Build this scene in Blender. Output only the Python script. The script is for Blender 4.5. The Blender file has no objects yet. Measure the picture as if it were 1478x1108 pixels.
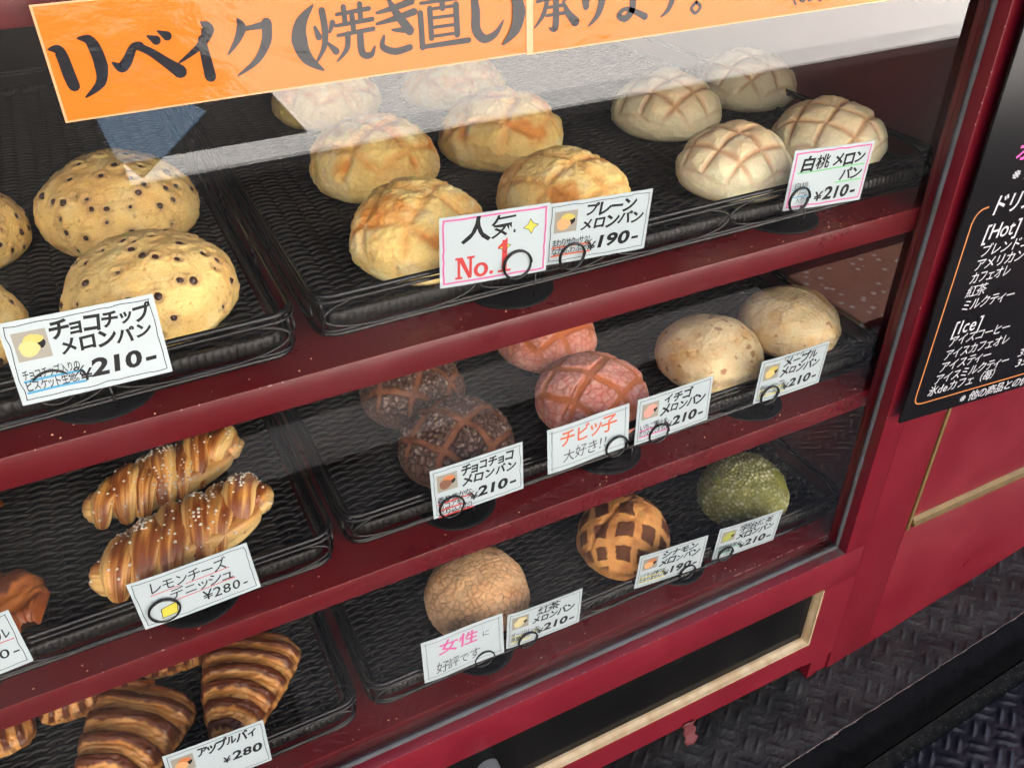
import bpy, math, random
import numpy as np
from mathutils import Matrix, Vector

random.seed(7)
rng = np.random.RandomState(11)
S = bpy.context.scene
COL = S.collection
PI = math.pi

# ---------------------------------------------------------------- camera
cam = bpy.data.cameras.new('camera')
cam.sensor_width = 36.0
cam.sensor_fit = 'HORIZONTAL'
cam.lens = 1244.8 / 1478.0 * 36.0
cam.clip_start = 0.02
cam.clip_end = 200
co = bpy.data.objects.new('camera', cam)
COL.objects.link(co)
RC = np.array([[0.89241727, -0.45102562, -0.01293469],
               [-0.27103693, -0.5129253, -0.81452232],
               [0.36073591, 0.73039957, -0.579988]])
CP = (-0.65294633, -0.45480239, 0.74531084)
m = Matrix.Identity(4)
for i in range(3):
    m[i][0] = RC[0][i]
    m[i][1] = -RC[1][i]
    m[i][2] = -RC[2][i]
    m[i][3] = CP[i]
co.matrix_world = m
S.camera = co

# ---------------------------------------------------------------- light
SUN_EL, SUN_ROT = math.radians(55), math.radians(8)
W = bpy.data.worlds.new('World')
S.world = W
W.use_nodes = True
wn = W.node_tree
bg = wn.nodes['Background']
sky = wn.nodes.new('ShaderNodeTexSky')
sky.sky_type = 'NISHITA'
sky.sun_disc = False
sky.sun_elevation = SUN_EL
sky.sun_rotation = SUN_ROT
sky.dust_density = 8.0
sky.air_density = 0.8
sky.ozone_density = 0.0
wn.links.new(sky.outputs[0], bg.inputs[0])
bg.inputs[1].default_value = 0.12
sl = bpy.data.lights.new('sun', 'SUN')
sl.energy = 5.0
sl.angle = math.radians(0.5)
sl.color = (1.0, 0.94, 0.85)
so = bpy.data.objects.new('sun', sl)
COL.objects.link(so)
sdir = Vector((math.sin(SUN_ROT) * math.cos(SUN_EL), math.cos(SUN_ROT) * math.cos(SUN_EL), math.sin(SUN_EL)))
so.rotation_euler = sdir.to_track_quat('Z', 'Y').to_euler()
S.view_settings.view_transform = 'Standard'
S.view_settings.look = 'None'
S.view_settings.gamma = 1
S.view_settings.use_curve_mapping = False
S.view_settings.exposure = 2.28
S.render.engine = 'CYCLES'
S.cycles.use_denoising = True
S.cycles.max_bounces = 8
S.cycles.transparent_max_bounces = 12
S.cycles.caustics_reflective = False
S.cycles.caustics_refractive = False
S.cycles.sample_clamp_indirect = 6

# ---------------------------------------------------------------- helpers
def lin(c):
    c = np.asarray(c, float) / 255.0
    return np.where(c <= 0.04045, c / 12.92, ((c + 0.055) / 1.055) ** 2.4)

def tag(o, label=None, cat=None, group=None, kind=None):
    if label: o['label'] = label
    if cat: o['category'] = cat
    if group: o['group'] = group
    if kind: o['kind'] = kind
    return o

def empty(name, loc=(0, 0, 0), label=None, cat=None, group=None, rot=(0, 0, 0)):
    o = bpy.data.objects.new(name, None)
    o.empty_display_size = 0.02
    COL.objects.link(o)
    o.location = loc
    o.rotation_euler = rot
    return tag(o, label, cat, group)

def mesh_np(name, V, F, smooth=True, mat=None, col=None, extra=None):
    """V (n,3); F list/array of faces (all same length array, or list)"""
    me = bpy.data.meshes.new(name)
    V = np.asarray(V, np.float32)
    if isinstance(F, np.ndarray) and F.ndim == 2:
        nf, k = F.shape
        me.vertices.add(len(V))
        me.vertices.foreach_set('co', V.ravel())
        me.loops.add(nf * k)
        me.loops.foreach_set('vertex_index', F.astype(np.int32).ravel())
        me.polygons.add(nf)
        me.polygons.foreach_set('loop_start', np.arange(0, nf * k, k, dtype=np.int32))
        me.polygons.foreach_set('loop_total', np.full(nf, k, np.int32))
        me.update(calc_edges=True)
    else:
        me.from_pydata([tuple(map(float, v)) for v in V], [], [tuple(int(i) for i in f) for f in F])
    if smooth:
        me.polygons.foreach_set('use_smooth', np.ones(len(me.polygons), bool))
    if mat: me.materials.append(mat)
    if col is not None:
        a = me.color_attributes.new('col', 'FLOAT_COLOR', 'POINT')
        a.data.foreach_set('color', np.c_[col, np.ones(len(col))].astype(np.float32).ravel())
    me.validate()
    me.update()
    return me

def obj(name, me, parent=None, loc=None, rot=None):
    o = bpy.data.objects.new(name, me)
    COL.objects.link(o)
    if parent is not None: o.parent = parent
    if loc is not None: o.location = loc
    if rot is not None: o.rotation_euler = rot
    return o

class MB:
    """collects shapes into one mesh"""
    def __init__(s): s.V = []; s.F = []; s.n = 0
    def add(s, V, F):
        V = np.asarray(V, float)
        s.V.append(V)
        s.F += [tuple(int(i) + s.n for i in f) for f in F]
        s.n += len(V)
        return s
    def box(s, x0, x1, y0, y1, z0, z1, b=0.0):
        if b <= 0:
            V = [(x, y, z) for x in (x0, x1) for y in (y0, y1) for z in (z0, z1)]
            F = [(0, 1, 3, 2), (4, 6, 7, 5), (0, 4, 5, 1), (2, 3, 7, 6), (0, 2, 6, 4), (1, 5, 7, 3)]
            return s.add(V, F)
        import bmesh
        bm = bmesh.new()
        bmesh.ops.create_cube(bm, size=1)
        for v in bm.verts:
            v.co = Vector(((x0 + x1) / 2 + v.co.x * (x1 - x0), (y0 + y1) / 2 + v.co.y * (y1 - y0), (z0 + z1) / 2 + v.co.z * (z1 - z0)))
        bmesh.ops.bevel(bm, geom=bm.edges[:], offset=b, segments=2, profile=0.5, affect='EDGES')
        bm.verts.ensure_lookup_table()
        V = [tuple(v.co) for v in bm.verts]
        F = [[v.index for v in f.verts] for f in bm.faces]
        bm.free()
        return s.add(V, F)
    def tube(s, P, r, k=8, closed=False, cap=True):
        V, F = tube_arr(P, r, k, closed, cap)
        return s.add(V, F)
    def cyl(s, c, r, h, k=32, axis=2, r2=None):
        r2 = r if r2 is None else r2
        a = np.linspace(0, 2 * PI, k, endpoint=False)
        lo = np.c_[r * np.cos(a), r * np.sin(a), 0 * a]
        hi = np.c_[r2 * np.cos(a), r2 * np.sin(a), 0 * a + h]
        V = np.r_[lo, hi]
        if axis == 1: V = V[:, [0, 2, 1]]
        V = V + np.array(c)
        F = [(i, (i + 1) % k, k + (i + 1) % k, k + i) for i in range(k)] + [tuple(range(k))[::-1], tuple(range(k, 2 * k))]
        return s.add(V, F)
    def mesh(s, name, mat, smooth=False):
        me = mesh_np(name, np.concatenate(s.V), s.F, smooth, mat)
        return me
    def obj(s, name, mat, parent=None, smooth=False, **k):
        me = s.mesh(name, mat, smooth)
        if smooth == 'auto':
            auto(me)
        return obj(name, me, parent, **k)

def auto(me, ang=40):
    me.polygons.foreach_set('use_smooth', np.ones(len(me.polygons), bool))
    try: me.set_sharp_from_angle(angle=math.radians(ang))
    except Exception: pass

def tube_arr(P, r, k=8, closed=False, cap=True):
    P = np.asarray(P, float)
    n = len(P)
    r = np.broadcast_to(np.asarray(r, float), (n,))
    if closed: T = np.roll(P, -1, 0) - np.roll(P, 1, 0)
    else: T = np.gradient(P, axis=0)
    T /= np.linalg.norm(T, axis=1)[:, None] + 1e-12
    up = np.array([0, 0, 1.0]) if abs(T[0][2]) < 0.9 else np.array([1.0, 0, 0])
    N = np.zeros_like(P)
    v = up - T[0] * (up @ T[0]); v /= np.linalg.norm(v); N[0] = v
    for i in range(1, n):
        v = N[i - 1] - T[i] * (N[i - 1] @ T[i])
        l = np.linalg.norm(v)
        N[i] = v / l if l > 1e-9 else N[i - 1]
    B = np.cross(T, N)
    a = np.linspace(0, 2 * PI, k, endpoint=False)
    V = (P[:, None] + r[:, None, None] * (np.cos(a)[None, :, None] * N[:, None] + np.sin(a)[None, :, None] * B[:, None])).reshape(-1, 3)
    F = []
    m_ = n if closed else n - 1
    for i in range(m_):
        j = (i + 1) % n
        for q in range(k):
            F.append((i * k + q, i * k + (q + 1) % k, j * k + (q + 1) % k, j * k + q))
    if cap and not closed:
        F.append(tuple(range(k))[::-1]); F.append(tuple(range((n - 1) * k, n * k)))
    return V, F

# ---- numpy noise
_perm = np.random.RandomState(3).permutation(256)
_perm = np.r_[_perm, _perm, _perm]
_grad = np.random.RandomState(4).normal(size=(256, 3)); _grad /= np.linalg.norm(_grad, axis=1)[:, None]
def perlin(P):
    P = np.asarray(P, float)
    I = np.floor(P).astype(int); f = P - I; I &= 255
    u = f * f * f * (f * (f * 6 - 15) + 10)
    out = np.zeros(len(P))
    for dx in (0, 1):
        for dy in (0, 1):
            for dz in (0, 1):
                h = _perm[_perm[_perm[(I[:, 0] + dx) & 255] + ((I[:, 1] + dy) & 255)] + ((I[:, 2] + dz) & 255)]
                g = (_grad[h] * (f - np.array([dx, dy, dz]))).sum(1)
                w = (u[:, 0] if dx else 1 - u[:, 0]) * (u[:, 1] if dy else 1 - u[:, 1]) * (u[:, 2] if dz else 1 - u[:, 2])
                out += g * w
    return out * 1.6
def fbm(P, oct=4):
    o = 0; a = 1.0; t = 0
    for i in range(oct):
        o = o + a * perlin(P * 2 ** i + i * 17.3); t += a; a *= 0.5
    return o / t
def sst(a, b, x):
    t = np.clip((x - a) / (b - a), 0, 1)
    return t * t * (3 - 2 * t)
def mixc(c, d, t):
    return c * (1 - t[:, None]) + np.asarray(d) * t[:, None]

# ---------------------------------------------------------------- materials
def pmat(name, color, rough=0.5, spec=0.5, metallic=0.0, coat=0.0, bump=None, var=None, sub=0.0, coat_rough=0.1):
    """bump=(scale,strength,detail); var=(scale, amount, color2)"""
    M = bpy.data.materials.new(name)
    M.use_nodes = True
    nt = M.node_tree
    b = nt.nodes['Principled BSDF']
    c = tuple(float(v) for v in color)[:3] + (1,)
    b.inputs['Base Color'].default_value = c
    b.inputs['Roughness'].default_value = rough
    b.inputs['Specular IOR Level'].default_value = spec
    b.inputs['Metallic'].default_value = metallic
    b.inputs['Coat Weight'].default_value = coat
    b.inputs['Coat Roughness'].default_value = coat_rough
    if sub:
        b.inputs['Subsurface Weight'].default_value = sub
        b.inputs['Subsurface Radius'].default_value = (0.006, 0.003, 0.0015)
        b.inputs['Subsurface Scale'].default_value = 1.0
    tc = nt.nodes.new('ShaderNodeTexCoord')
    if var:
        n = nt.nodes.new('ShaderNodeTexNoise'); n.inputs['Scale'].default_value = var[0]; n.inputs['Detail'].default_value = 6
        nt.links.new(tc.outputs['Object'], n.inputs['Vector'])
        r = nt.nodes.new('ShaderNodeValToRGB')
        r.color_ramp.elements[0].position = 0.38; r.color_ramp.elements[0].color = c
        r.color_ramp.elements[1].position = 0.38 + var[1]; r.color_ramp.elements[1].color = tuple(var[2]) + (1,)
        nt.links.new(n.outputs[0], r.inputs[0]); nt.links.new(r.outputs[0], b.inputs['Base Color'])
    if bump:
        n = nt.nodes.new('ShaderNodeTexNoise'); n.inputs['Scale'].default_value = bump[0]; n.inputs['Detail'].default_value = bump[2]
        nt.links.new(tc.outputs['Object'], n.inputs['Vector'])
        bp = nt.nodes.new('ShaderNodeBump'); bp.inputs['Strength'].default_value = bump[1]; bp.inputs['Distance'].default_value = 0.001
        nt.links.new(n.outputs[0], bp.inputs['Height']); nt.links.new(bp.outputs[0], b.inputs['Normal'])
    return M

def speck_paint(name, color, rough, chips=True, dust=0.0):
    """painted board: slight orange peel, faint dust film, tiny pale chips"""
    M = bpy.data.materials.new(name); M.use_nodes = True
    nt = M.node_tree; b = nt.nodes['Principled BSDF']; L = nt.links
    tc = nt.nodes.new('ShaderNodeTexCoord')
    n1 = nt.nodes.new('ShaderNodeTexNoise'); n1.inputs['Scale'].default_value = 9; n1.inputs['Detail'].default_value = 8; n1.inputs['Roughness'].default_value = 0.65
    L.new(tc.outputs['Object'], n1.inputs['Vector'])
    rp = nt.nodes.new('ShaderNodeValToRGB')
    c = np.array(color)
    rp.color_ramp.elements[0].position = 0.3; rp.color_ramp.elements[0].color = tuple(c * 0.86) + (1,)
    rp.color_ramp.elements[1].position = 0.72; rp.color_ramp.elements[1].color = tuple(np.minimum(c * 1.12 + dust, 1)) + (1,)
    L.new(n1.outputs[0], rp.inputs[0])
    out = rp.outputs[0]
    if chips:
        v = nt.nodes.new('ShaderNodeTexVoronoi'); v.inputs['Scale'].default_value = 34; v.feature = 'F1'
        L.new(tc.outputs['Object'], v.inputs['Vector'])
        wn_ = nt.nodes.new('ShaderNodeTexWhiteNoise'); L.new(v.outputs['Position'], wn_.inputs['Vector'])
        gt = nt.nodes.new('ShaderNodeMath'); gt.operation = 'GREATER_THAN'; gt.inputs[1].default_value = 0.86
        L.new(wn_.outputs['Value'], gt.inputs[0])
        n3 = nt.nodes.new('ShaderNodeTexNoise'); n3.inputs['Scale'].default_value = 900; L.new(tc.outputs['Object'], n3.inputs['Vector'])
        ad = nt.nodes.new('ShaderNodeMath'); ad.operation = 'MULTIPLY_ADD'; ad.inputs[1].default_value = 0.09; L.new(n3.outputs[0], ad.inputs[0]); L.new(v.outputs['Distance'], ad.inputs[2])
        lt = nt.nodes.new('ShaderNodeMath'); lt.operation = 'LESS_THAN'; lt.inputs[1].default_value = 0.066
        L.new(ad.outputs[0], lt.inputs[0])
        mu = nt.nodes.new('ShaderNodeMath'); mu.operation = 'MULTIPLY'; L.new(gt.outputs[0], mu.inputs[0]); L.new(lt.outputs[0], mu.inputs[1])
        mx = nt.nodes.new('ShaderNodeMix'); mx.data_type = 'RGBA'
        L.new(mu.outputs[0], mx.inputs[0]); L.new(out, mx.inputs[6]); mx.inputs[7].default_value = (0.40, 0.24, 0.22, 1)
        out = mx.outputs[2]
    L.new(out, b.inputs['Base Color'])
    b.inputs['Roughness'].default_value = rough
    r2 = nt.nodes.new('ShaderNodeMapRange'); r2.inputs[1].default_value = 0.3; r2.inputs[2].default_value = 0.7
    r2.inputs[3].default_value = rough * 0.8; r2.inputs[4].default_value = rough * 1.4
    L.new(n1.outputs[0], r2.inputs[0]); L.new(r2.outputs[0], b.inputs['Roughness'])
    n2 = nt.nodes.new('ShaderNodeTexNoise'); n2.inputs['Scale'].default_value = 260; n2.inputs['Detail'].default_value = 3
    L.new(tc.outputs['Object'], n2.inputs['Vector'])
    bp = nt.nodes.new('ShaderNodeBump'); bp.inputs['Strength'].default_value = 0.12; bp.inputs['Distance'].default_value = 0.0006
    L.new(n2.outputs[0], bp.inputs['Height']); L.new(bp.outputs[0], b.inputs['Normal'])
    return M

RED = (0.138, 0.0050, 0.0135)
M_red = speck_paint('red_paint', RED, 0.32)
M_shelf = speck_paint('red_shelf_paint', (0.108, 0.0046, 0.0080), 0.28)
M_side = speck_paint('red_side_paint', (0.11, 0.006, 0.010), 0.42, chips=False, dust=0.01)
M_plinth = pmat('dark_red_plinth', (0.022, 0.003, 0.004), 0.6)
M_back = pmat('dark_back_board', (0.010, 0.006, 0.006), 0.7, spec=0.2)
M_seal = pmat('grey_sealant', (0.085, 0.088, 0.096), 0.85, spec=0.2, bump=(300, 0.3, 3), var=(40, 0.4, (0.06, 0.056, 0.055)))
M_dust = pmat('grey_dust', (0.10, 0.085, 0.08), 0.9, bump=(500, 0.6, 4), var=(60, 0.3, (0.12, 0.02, 0.025)))
M_gold = pmat('pale_wood_trim', (0.42, 0.33, 0.21), 0.5, bump=(120, 0.25, 4), var=(50, 0.4, (0.27, 0.165, 0.07)))
M_black = pmat('black_board', (0.004, 0.004, 0.0045), 0.16, spec=0.07, bump=(150, 0.05, 4), var=(14, 0.4, (0.008, 0.008, 0.008)))
M_weave = pmat('black_resin_weave', (0.0085, 0.0075, 0.0072), 0.42, spec=0.42, bump=(420, 0.25, 3))
M_wire = pmat('black_coated_wire', (0.006, 0.006, 0.0065), 0.2, spec=0.5)
M_disc = pmat('black_plastic', (0.005, 0.005, 0.0055), 0.5, spec=0.2, bump=(300, 0.15, 3))
M_card = pmat('white_card', (0.45, 0.525, 0.56), 0.4, coat=0.1, bump=(60, 0.06, 2))
M_ink = pmat('black_ink', (0.008, 0.009, 0.011), 0.5, spec=0.2)
M_inkg = pmat('grey_ink', (0.06, 0.065, 0.07), 0.6)
M_redink = pmat('red_ink', (0.50, 0.035, 0.035), 0.5)
M_orangeink = pmat('orange_ink', (0.58, 0.11, 0.04), 0.5)
M_pink = pmat('pink_ink', (0.58, 0.10, 0.30), 0.5)
M_blueink = pmat('blue_ink', (0.05, 0.30, 0.52), 0.5)
M_green = pmat('green_ink', (0.16, 0.52, 0.20), 0.5)
M_mint = pmat('mint_ink', (0.18, 0.52, 0.36), 0.5)
M_yellow = pmat('yellow_ink', (0.62, 0.55, 0.06), 0.5)
M_photo = pmat('card_photo_ground', (0.30, 0.285, 0.24), 0.4)
M_knob = pmat('grey_plastic_knob', (0.16, 0.17, 0.17), 0.35)
M_knob2 = pmat('yellowed_knob_face', (0.22, 0.17, 0.05), 0.5)
M_tape = pmat('pink_red_tape', (0.10, 0.017, 0.022), 0.6, bump=(200, 0.4, 3))
M_crumb = pmat('bread_crumb', (0.7, 0.42, 0.25), 0.8)
M_sugar = pmat('pearl_sugar', (0.85, 0.74, 0.58), 0.5, sub=0.2)
M_chip = pmat('chocolate', (0.055, 0.024, 0.016), 0.3, spec=0.5, bump=(700, 0.3, 2))
M_poster = pmat('poster_black', (0.006, 0.0055, 0.0075), 0.22, spec=0.35, bump=(7, 0.15, 3))
M_white = pmat('poster_white', (0.45, 0.45, 0.49), 0.4)
M_porange = pmat('poster_orange', (0.50, 0.17, 0.05), 0.4)
M_ppink = pmat('poster_pink', (0.75, 0.06, 0.35), 0.4)

# orange laminated banner (glossy film with slack ripples)
def banner_mat(name, color, rough=0.07):
    M = pmat(name, color, rough, spec=0.27)
    nt = M.node_tree; b = nt.nodes['Principled BSDF']
    tc = nt.nodes.new('ShaderNodeTexCoord')
    n = nt.nodes.new('ShaderNodeTexNoise'); n.inputs['Scale'].default_value = 6; n.inputs['Detail'].default_value = 9; n.inputs['Roughness'].default_value = 0.5
    mp = nt.nodes.new('ShaderNodeMapping'); mp.inputs['Scale'].default_value = (1.0, 1.0, 1.7)
    nt.links.new(tc.outputs['Object'], mp.inputs[0]); nt.links.new(mp.outputs[0], n.inputs['Vector'])
    bp = nt.nodes.new('ShaderNodeBump'); bp.inputs['Strength'].default_value = 0.5; bp.inputs['Distance'].default_value = 0.0090
    nt.links.new(n.outputs[0], bp.inputs['Height']); nt.links.new(bp.outputs[0], b.inputs['Normal'])
    return M
M_orange = banner_mat('orange_laminate', (0.56, 0.150, 0.018))
M_bink = banner_mat('banner_black_print', (0.018, 0.018, 0.022))

# glass: clear pane with Fresnel reflection
M_glass = bpy.data.materials.new('window_glass'); M_glass.use_nodes = True
nt = M_glass.node_tree; nt.nodes.remove(nt.nodes['Principled BSDF'])
out = nt.nodes['Material Output']
fr = nt.nodes.new('ShaderNodeFresnel'); fr.inputs[0].default_value = 1.52
geo = nt.nodes.new('ShaderNodeNewGeometry')      # same reflectance from both sides of the thin pane
ior = nt.nodes.new('ShaderNodeMapRange'); ior.inputs[3].default_value = 1.52; ior.inputs[4].default_value = 1 / 1.52
nt.links.new(geo.outputs['Backfacing'], ior.inputs[0]); nt.links.new(ior.outputs[0], fr.inputs[0])
tr = nt.nodes.new('ShaderNodeBsdfTransparent'); tr.inputs[0].default_value = (0.985, 0.985, 0.985, 1)
gl = nt.nodes.new('ShaderNodeBsdfGlossy'); gl.inputs['Roughness'].default_value = 0.0
dfs = nt.nodes.new('ShaderNodeBsdfDiffuse'); dfs.inputs[0].default_value = (0.7, 0.7, 0.7, 1)
mx = nt.nodes.new('ShaderNodeMixShader'); mx2 = nt.nodes.new('ShaderNodeMixShader')
tcg = nt.nodes.new('ShaderNodeTexCoord')
ng = nt.nodes.new('ShaderNodeTexNoise'); ng.inputs['Scale'].default_value = 7; ng.inputs['Detail'].default_value = 7; ng.inputs['Roughness'].default_value = 0.6
nt.links.new(tcg.outputs['Object'], ng.inputs['Vector'])
mr = nt.nodes.new('ShaderNodeMapRange'); mr.inputs[1].default_value = 0.45; mr.inputs[2].default_value = 0.85; mr.inputs[3].default_value = 0.0006; mr.inputs[4].default_value = 0.022
nt.links.new(ng.outputs[0], mr.inputs[0])
fm = nt.nodes.new('ShaderNodeMath'); fm.operation = 'MULTIPLY'; fm.inputs[1].default_value = 1.92; fm.use_clamp = True
nt.links.new(fr.outputs[0], fm.inputs[0]); nt.links.new(fm.outputs[0], mx.inputs[0]); nt.links.new(tr.outputs[0], mx.inputs[1]); nt.links.new(gl.outputs[0], mx.inputs[2])
nt.links.new(mr.outputs[0], mx2.inputs[0]); nt.links.new(mx.outputs[0], mx2.inputs[1]); nt.links.new(dfs.outputs[0], mx2.inputs[2])
nt.links.new(mx2.outputs[0], out.inputs[0])

# baked dough: colour from the per-vertex crust colour, fine grain and bump from noise
def bread_mat(name, rough=0.8, grain=0.45, bump=0.4, scale=900, coat=0.0, sub=0.30):
    M = bpy.data.materials.new(name); M.use_nodes = True
    nt = M.node_tree; b = nt.nodes['Principled BSDF']; L = nt.links
    at = nt.nodes.new('ShaderNodeAttribute'); at.attribute_name = 'col'
    tc = nt.nodes.new('ShaderNodeTexCoord')
    n = nt.nodes.new('ShaderNodeTexNoise'); n.inputs['Scale'].default_value = scale; n.inputs['Detail'].default_value = 4; n.inputs['Roughness'].default_value = 0.7
    L.new(tc.outputs['Object'], n.inputs['Vector'])
    mr = nt.nodes.new('ShaderNodeMapRange'); mr.inputs[1].default_value = 0.3; mr.inputs[2].default_value = 0.7
    mr.inputs[3].default_value = 1 - 0.35 * grain; mr.inputs[4].default_value = 1 + 0.3 * grain
    L.new(n.outputs[0], mr.inputs[0])
    mu = nt.nodes.new('ShaderNodeVectorMath'); mu.operation = 'SCALE'
    L.new(at.outputs['Color'], mu.inputs[0]); L.new(mr.outputs[0], mu.inputs['Scale'])
    L.new(mu.outputs[0], b.inputs['Base Color'])
    n2 = nt.nodes.new('ShaderNodeTexNoise'); n2.inputs['Scale'].default_value = scale * 0.55; n2.inputs['Detail'].default_value = 5; n2.inputs['Roughness'].default_value = 0.65
    L.new(tc.outputs['Object'], n2.inputs['Vector'])
    bp = nt.nodes.new('ShaderNodeBump'); bp.inputs['Strength'].default_value = bump; bp.inputs['Distance'].default_value = 0.0012
    L.new(n2.outputs[0], bp.inputs['Height']); L.new(bp.outputs[0], b.inputs['Normal'])
    if grain > 0.4:      # sugar crumbs: a second, granular bump
        vo = nt.nodes.new('ShaderNodeTexVoronoi'); vo.inputs['Scale'].default_value = 700
        L.new(tc.outputs['Object'], vo.inputs['Vector'])
        bp2 = nt.nodes.new('ShaderNodeBump'); bp2.invert = True; bp2.inputs['Strength'].default_value = 0.30; bp2.inputs['Distance'].default_value = 0.0009
        L.new(vo.outputs['Distance'], bp2.inputs['Height']); L.new(bp.outputs[0], bp2.inputs['Normal']); L.new(bp2.outputs[0], b.inputs['Normal'])
    b.inputs['Roughness'].default_value = rough
    b.inputs['Specular IOR Level'].default_value = 0.35
    b.inputs['Coat Weight'].default_value = coat; b.inputs['Coat Roughness'].default_value = 0.25
    b.inputs['Subsurface Weight'].default_value = sub
    b.inputs['Subsurface Radius'].default_value = (0.005, 0.0025, 0.001)
    b.inputs['Subsurface Scale'].default_value = 1.0
    return M
MB_soft = bread_mat('sugar_biscuit_crust')
MB_glaze = bread_mat('glazed_pastry_crust', rough=0.38, grain=0.35, bump=0.5, scale=600, coat=0.45, sub=0.05)

# ================================================================ SETTING
Z1, Z2, Z3 = 0.4185, 0.2153, 0.0040      # tops of the three shelves
# street and sunlit paving
def plate(name, x0, x1, y0, y1, z, mat, t=0.05):
    o = MB().box(x0, x1, y0, y1, z - t, z).obj(name, mat)
    return tag(o, kind='structure')
M_asph = pmat('asphalt', (0.022, 0.022, 0.023), 0.9, spec=0.1, bump=(300, 0.6, 4), var=(30, 0.4, (0.032, 0.031, 0.030)))
M_conc = pmat('pale_concrete', (0.62, 0.64, 0.65), 0.85, bump=(80, 0.4, 4), var=(6, 0.4, (0.54, 0.55, 0.56)))
M_concd = pmat('worn_concrete_kerb', (0.27, 0.27, 0.26), 0.85, bump=(80, 0.4, 4), var=(9, 0.4, (0.24, 0.23, 0.21)))
M_paint = pmat('white_road_paint', (0.78, 0.79, 0.80), 0.7, bump=(200, 0.4, 4), var=(12, 0.5, (0.70, 0.71, 0.72)))
ZG = -0.50
plate('street', -40, 40, -40, 2.5, ZG, M_asph, 0.3)
plate('pavement', -0.56, 14, -3.10, -2.885, ZG + 0.012, M_conc, 0.012)
plate('white_road_marking', 0.18, 14, -5.2, -3.105, ZG + 0.010, M_paint, 0.010)
plate('bounce_pavement', 0.25, 14, -8.9, -5.21, ZG + 0.03, M_conc, 0.03)  # unseen pale paving added to bounce sunlight towards the case
plate('kerb', -0.58, 0.95, -1.16, -0.985, ZG + 0.02, M_concd, 0.06)
# brown paving, sun dapples and sunlit brightness painted into its colour
Mt = bpy.data.materials.new('brown_sun_dapple_paving'); Mt.use_nodes = True
nt = Mt.node_tree; b = nt.nodes['Principled BSDF']
v = nt.nodes.new('ShaderNodeTexVoronoi'); v.inputs['Scale'].default_value = 30; v.inputs['Randomness'].default_value = 1
tc = nt.nodes.new('ShaderNodeTexCoord'); nt.links.new(tc.outputs['Object'], v.inputs['Vector'])
rp = nt.nodes.new('ShaderNodeValToRGB'); rp.color_ramp.elements[0].position = 0.14; rp.color_ramp.elements[0].color = (0.9, 0.88, 0.84, 1)
rp.color_ramp.elements[1].position = 0.3; rp.color_ramp.elements[1].color = (0.42, 0.20, 0.12, 1)
nt.links.new(v.outputs['Distance'], rp.inputs[0]); nt.links.new(rp.outputs[0], b.inputs['Base Color']); b.inputs['Roughness'].default_value = 0.7
plate('brown_pavement', 1.08, 1.9, -1.17, -0.87, ZG + 0.02, Mt, 0.06)

M_blue = pmat('blue_reflection_sheet', (0.10, 0.17, 0.27), 0.6, bump=(12, 0.8, 3))  # blue sheet added out of view, stands in for clothing mirrored in glass
tv = [(-.512, -2.90), (-.15, -3.60), (-.30, -4.2), (-.62, -4.2), (-.58, -3.2)]
Vt = [(x, y, ZG + .004) for x, y in tv] + [(x, y, ZG + .012) for x, y in tv]
ot = obj('reflection_sheet', mesh_np('reflection_sheet', Vt, [(0, 1, 2, 3, 4), (9, 8, 7, 6, 5)] + [(i, (i + 1) % 5, 5 + (i + 1) % 5, 5 + i) for i in range(5)], False, M_blue))
tag(ot, 'unseen blue sheet added on the street, standing in for clothing mirrored in the glass', 'reflection_sheet')
# unseen building mass added above and behind the cabinet, sized to shade the stand
M_wallb = pmat('dark_red_front', (0.12, 0.012, 0.018), 0.5)
bld = empty('shade_building', (0, 0, 0), 'unseen dark red building mass added above and behind the bread display case to shade it', 'building')
MB().box(-7, 7, 0.90, 4.0, ZG, 3.30).obj('wall', M_wallb, bld)
MB().box(-7, 7, 0.0, 4.2, 3.31, 3.50).obj('parapet', M_wallb, bld)
MB().box(-7, 7, 0.0, 0.89, 1.36, 3.30).obj('upper_front', M_wallb, bld)

M_opp = pmat('cream_render', (0.66, 0.65, 0.62), 0.9, bump=(40, 0.3, 4), var=(3, 0.4, (0.60, 0.59, 0.56)))  # pale building added out of view as a sunlit reflector for the shelves
M_win = pmat('dark_window_glass', (0.03, 0.035, 0.04), 0.1)
opp = empty('bounce_building', (0, -9, ZG), 'unseen cream building added across the street behind the camera to bounce sun into the case', 'building')
OO = (0, 9, -ZG)
o_ = MB().box(-9, 9, -11, -7.2, ZG, 6.8).obj('wall', M_opp, opp); o_.location = OO
for wx in range(-7, 8, 3):
    for wz in (3.4,):
        o_ = MB().box(wx - .5, wx + .5, -7.21, -7.12, wz, wz + 1.3).obj('window', M_win, opp); o_.location = OO
# ---------------------------------------------------------------- display cabinet
cab = empty('display_cabinet', (-0.6, 0.2, -0.2), 'dark red wooden display case with glass front holding three shelves of bread', 'display case')
CO = (0.6, -0.2, 0.2)     # undo the empty's offset
def part(mb, name, mat, parent=cab, smooth=False):
    o = mb.obj(name, mat, parent, smooth)
    if parent is cab: o.location = CO
    return o
XL = -1.45
XW = 0.064
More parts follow.
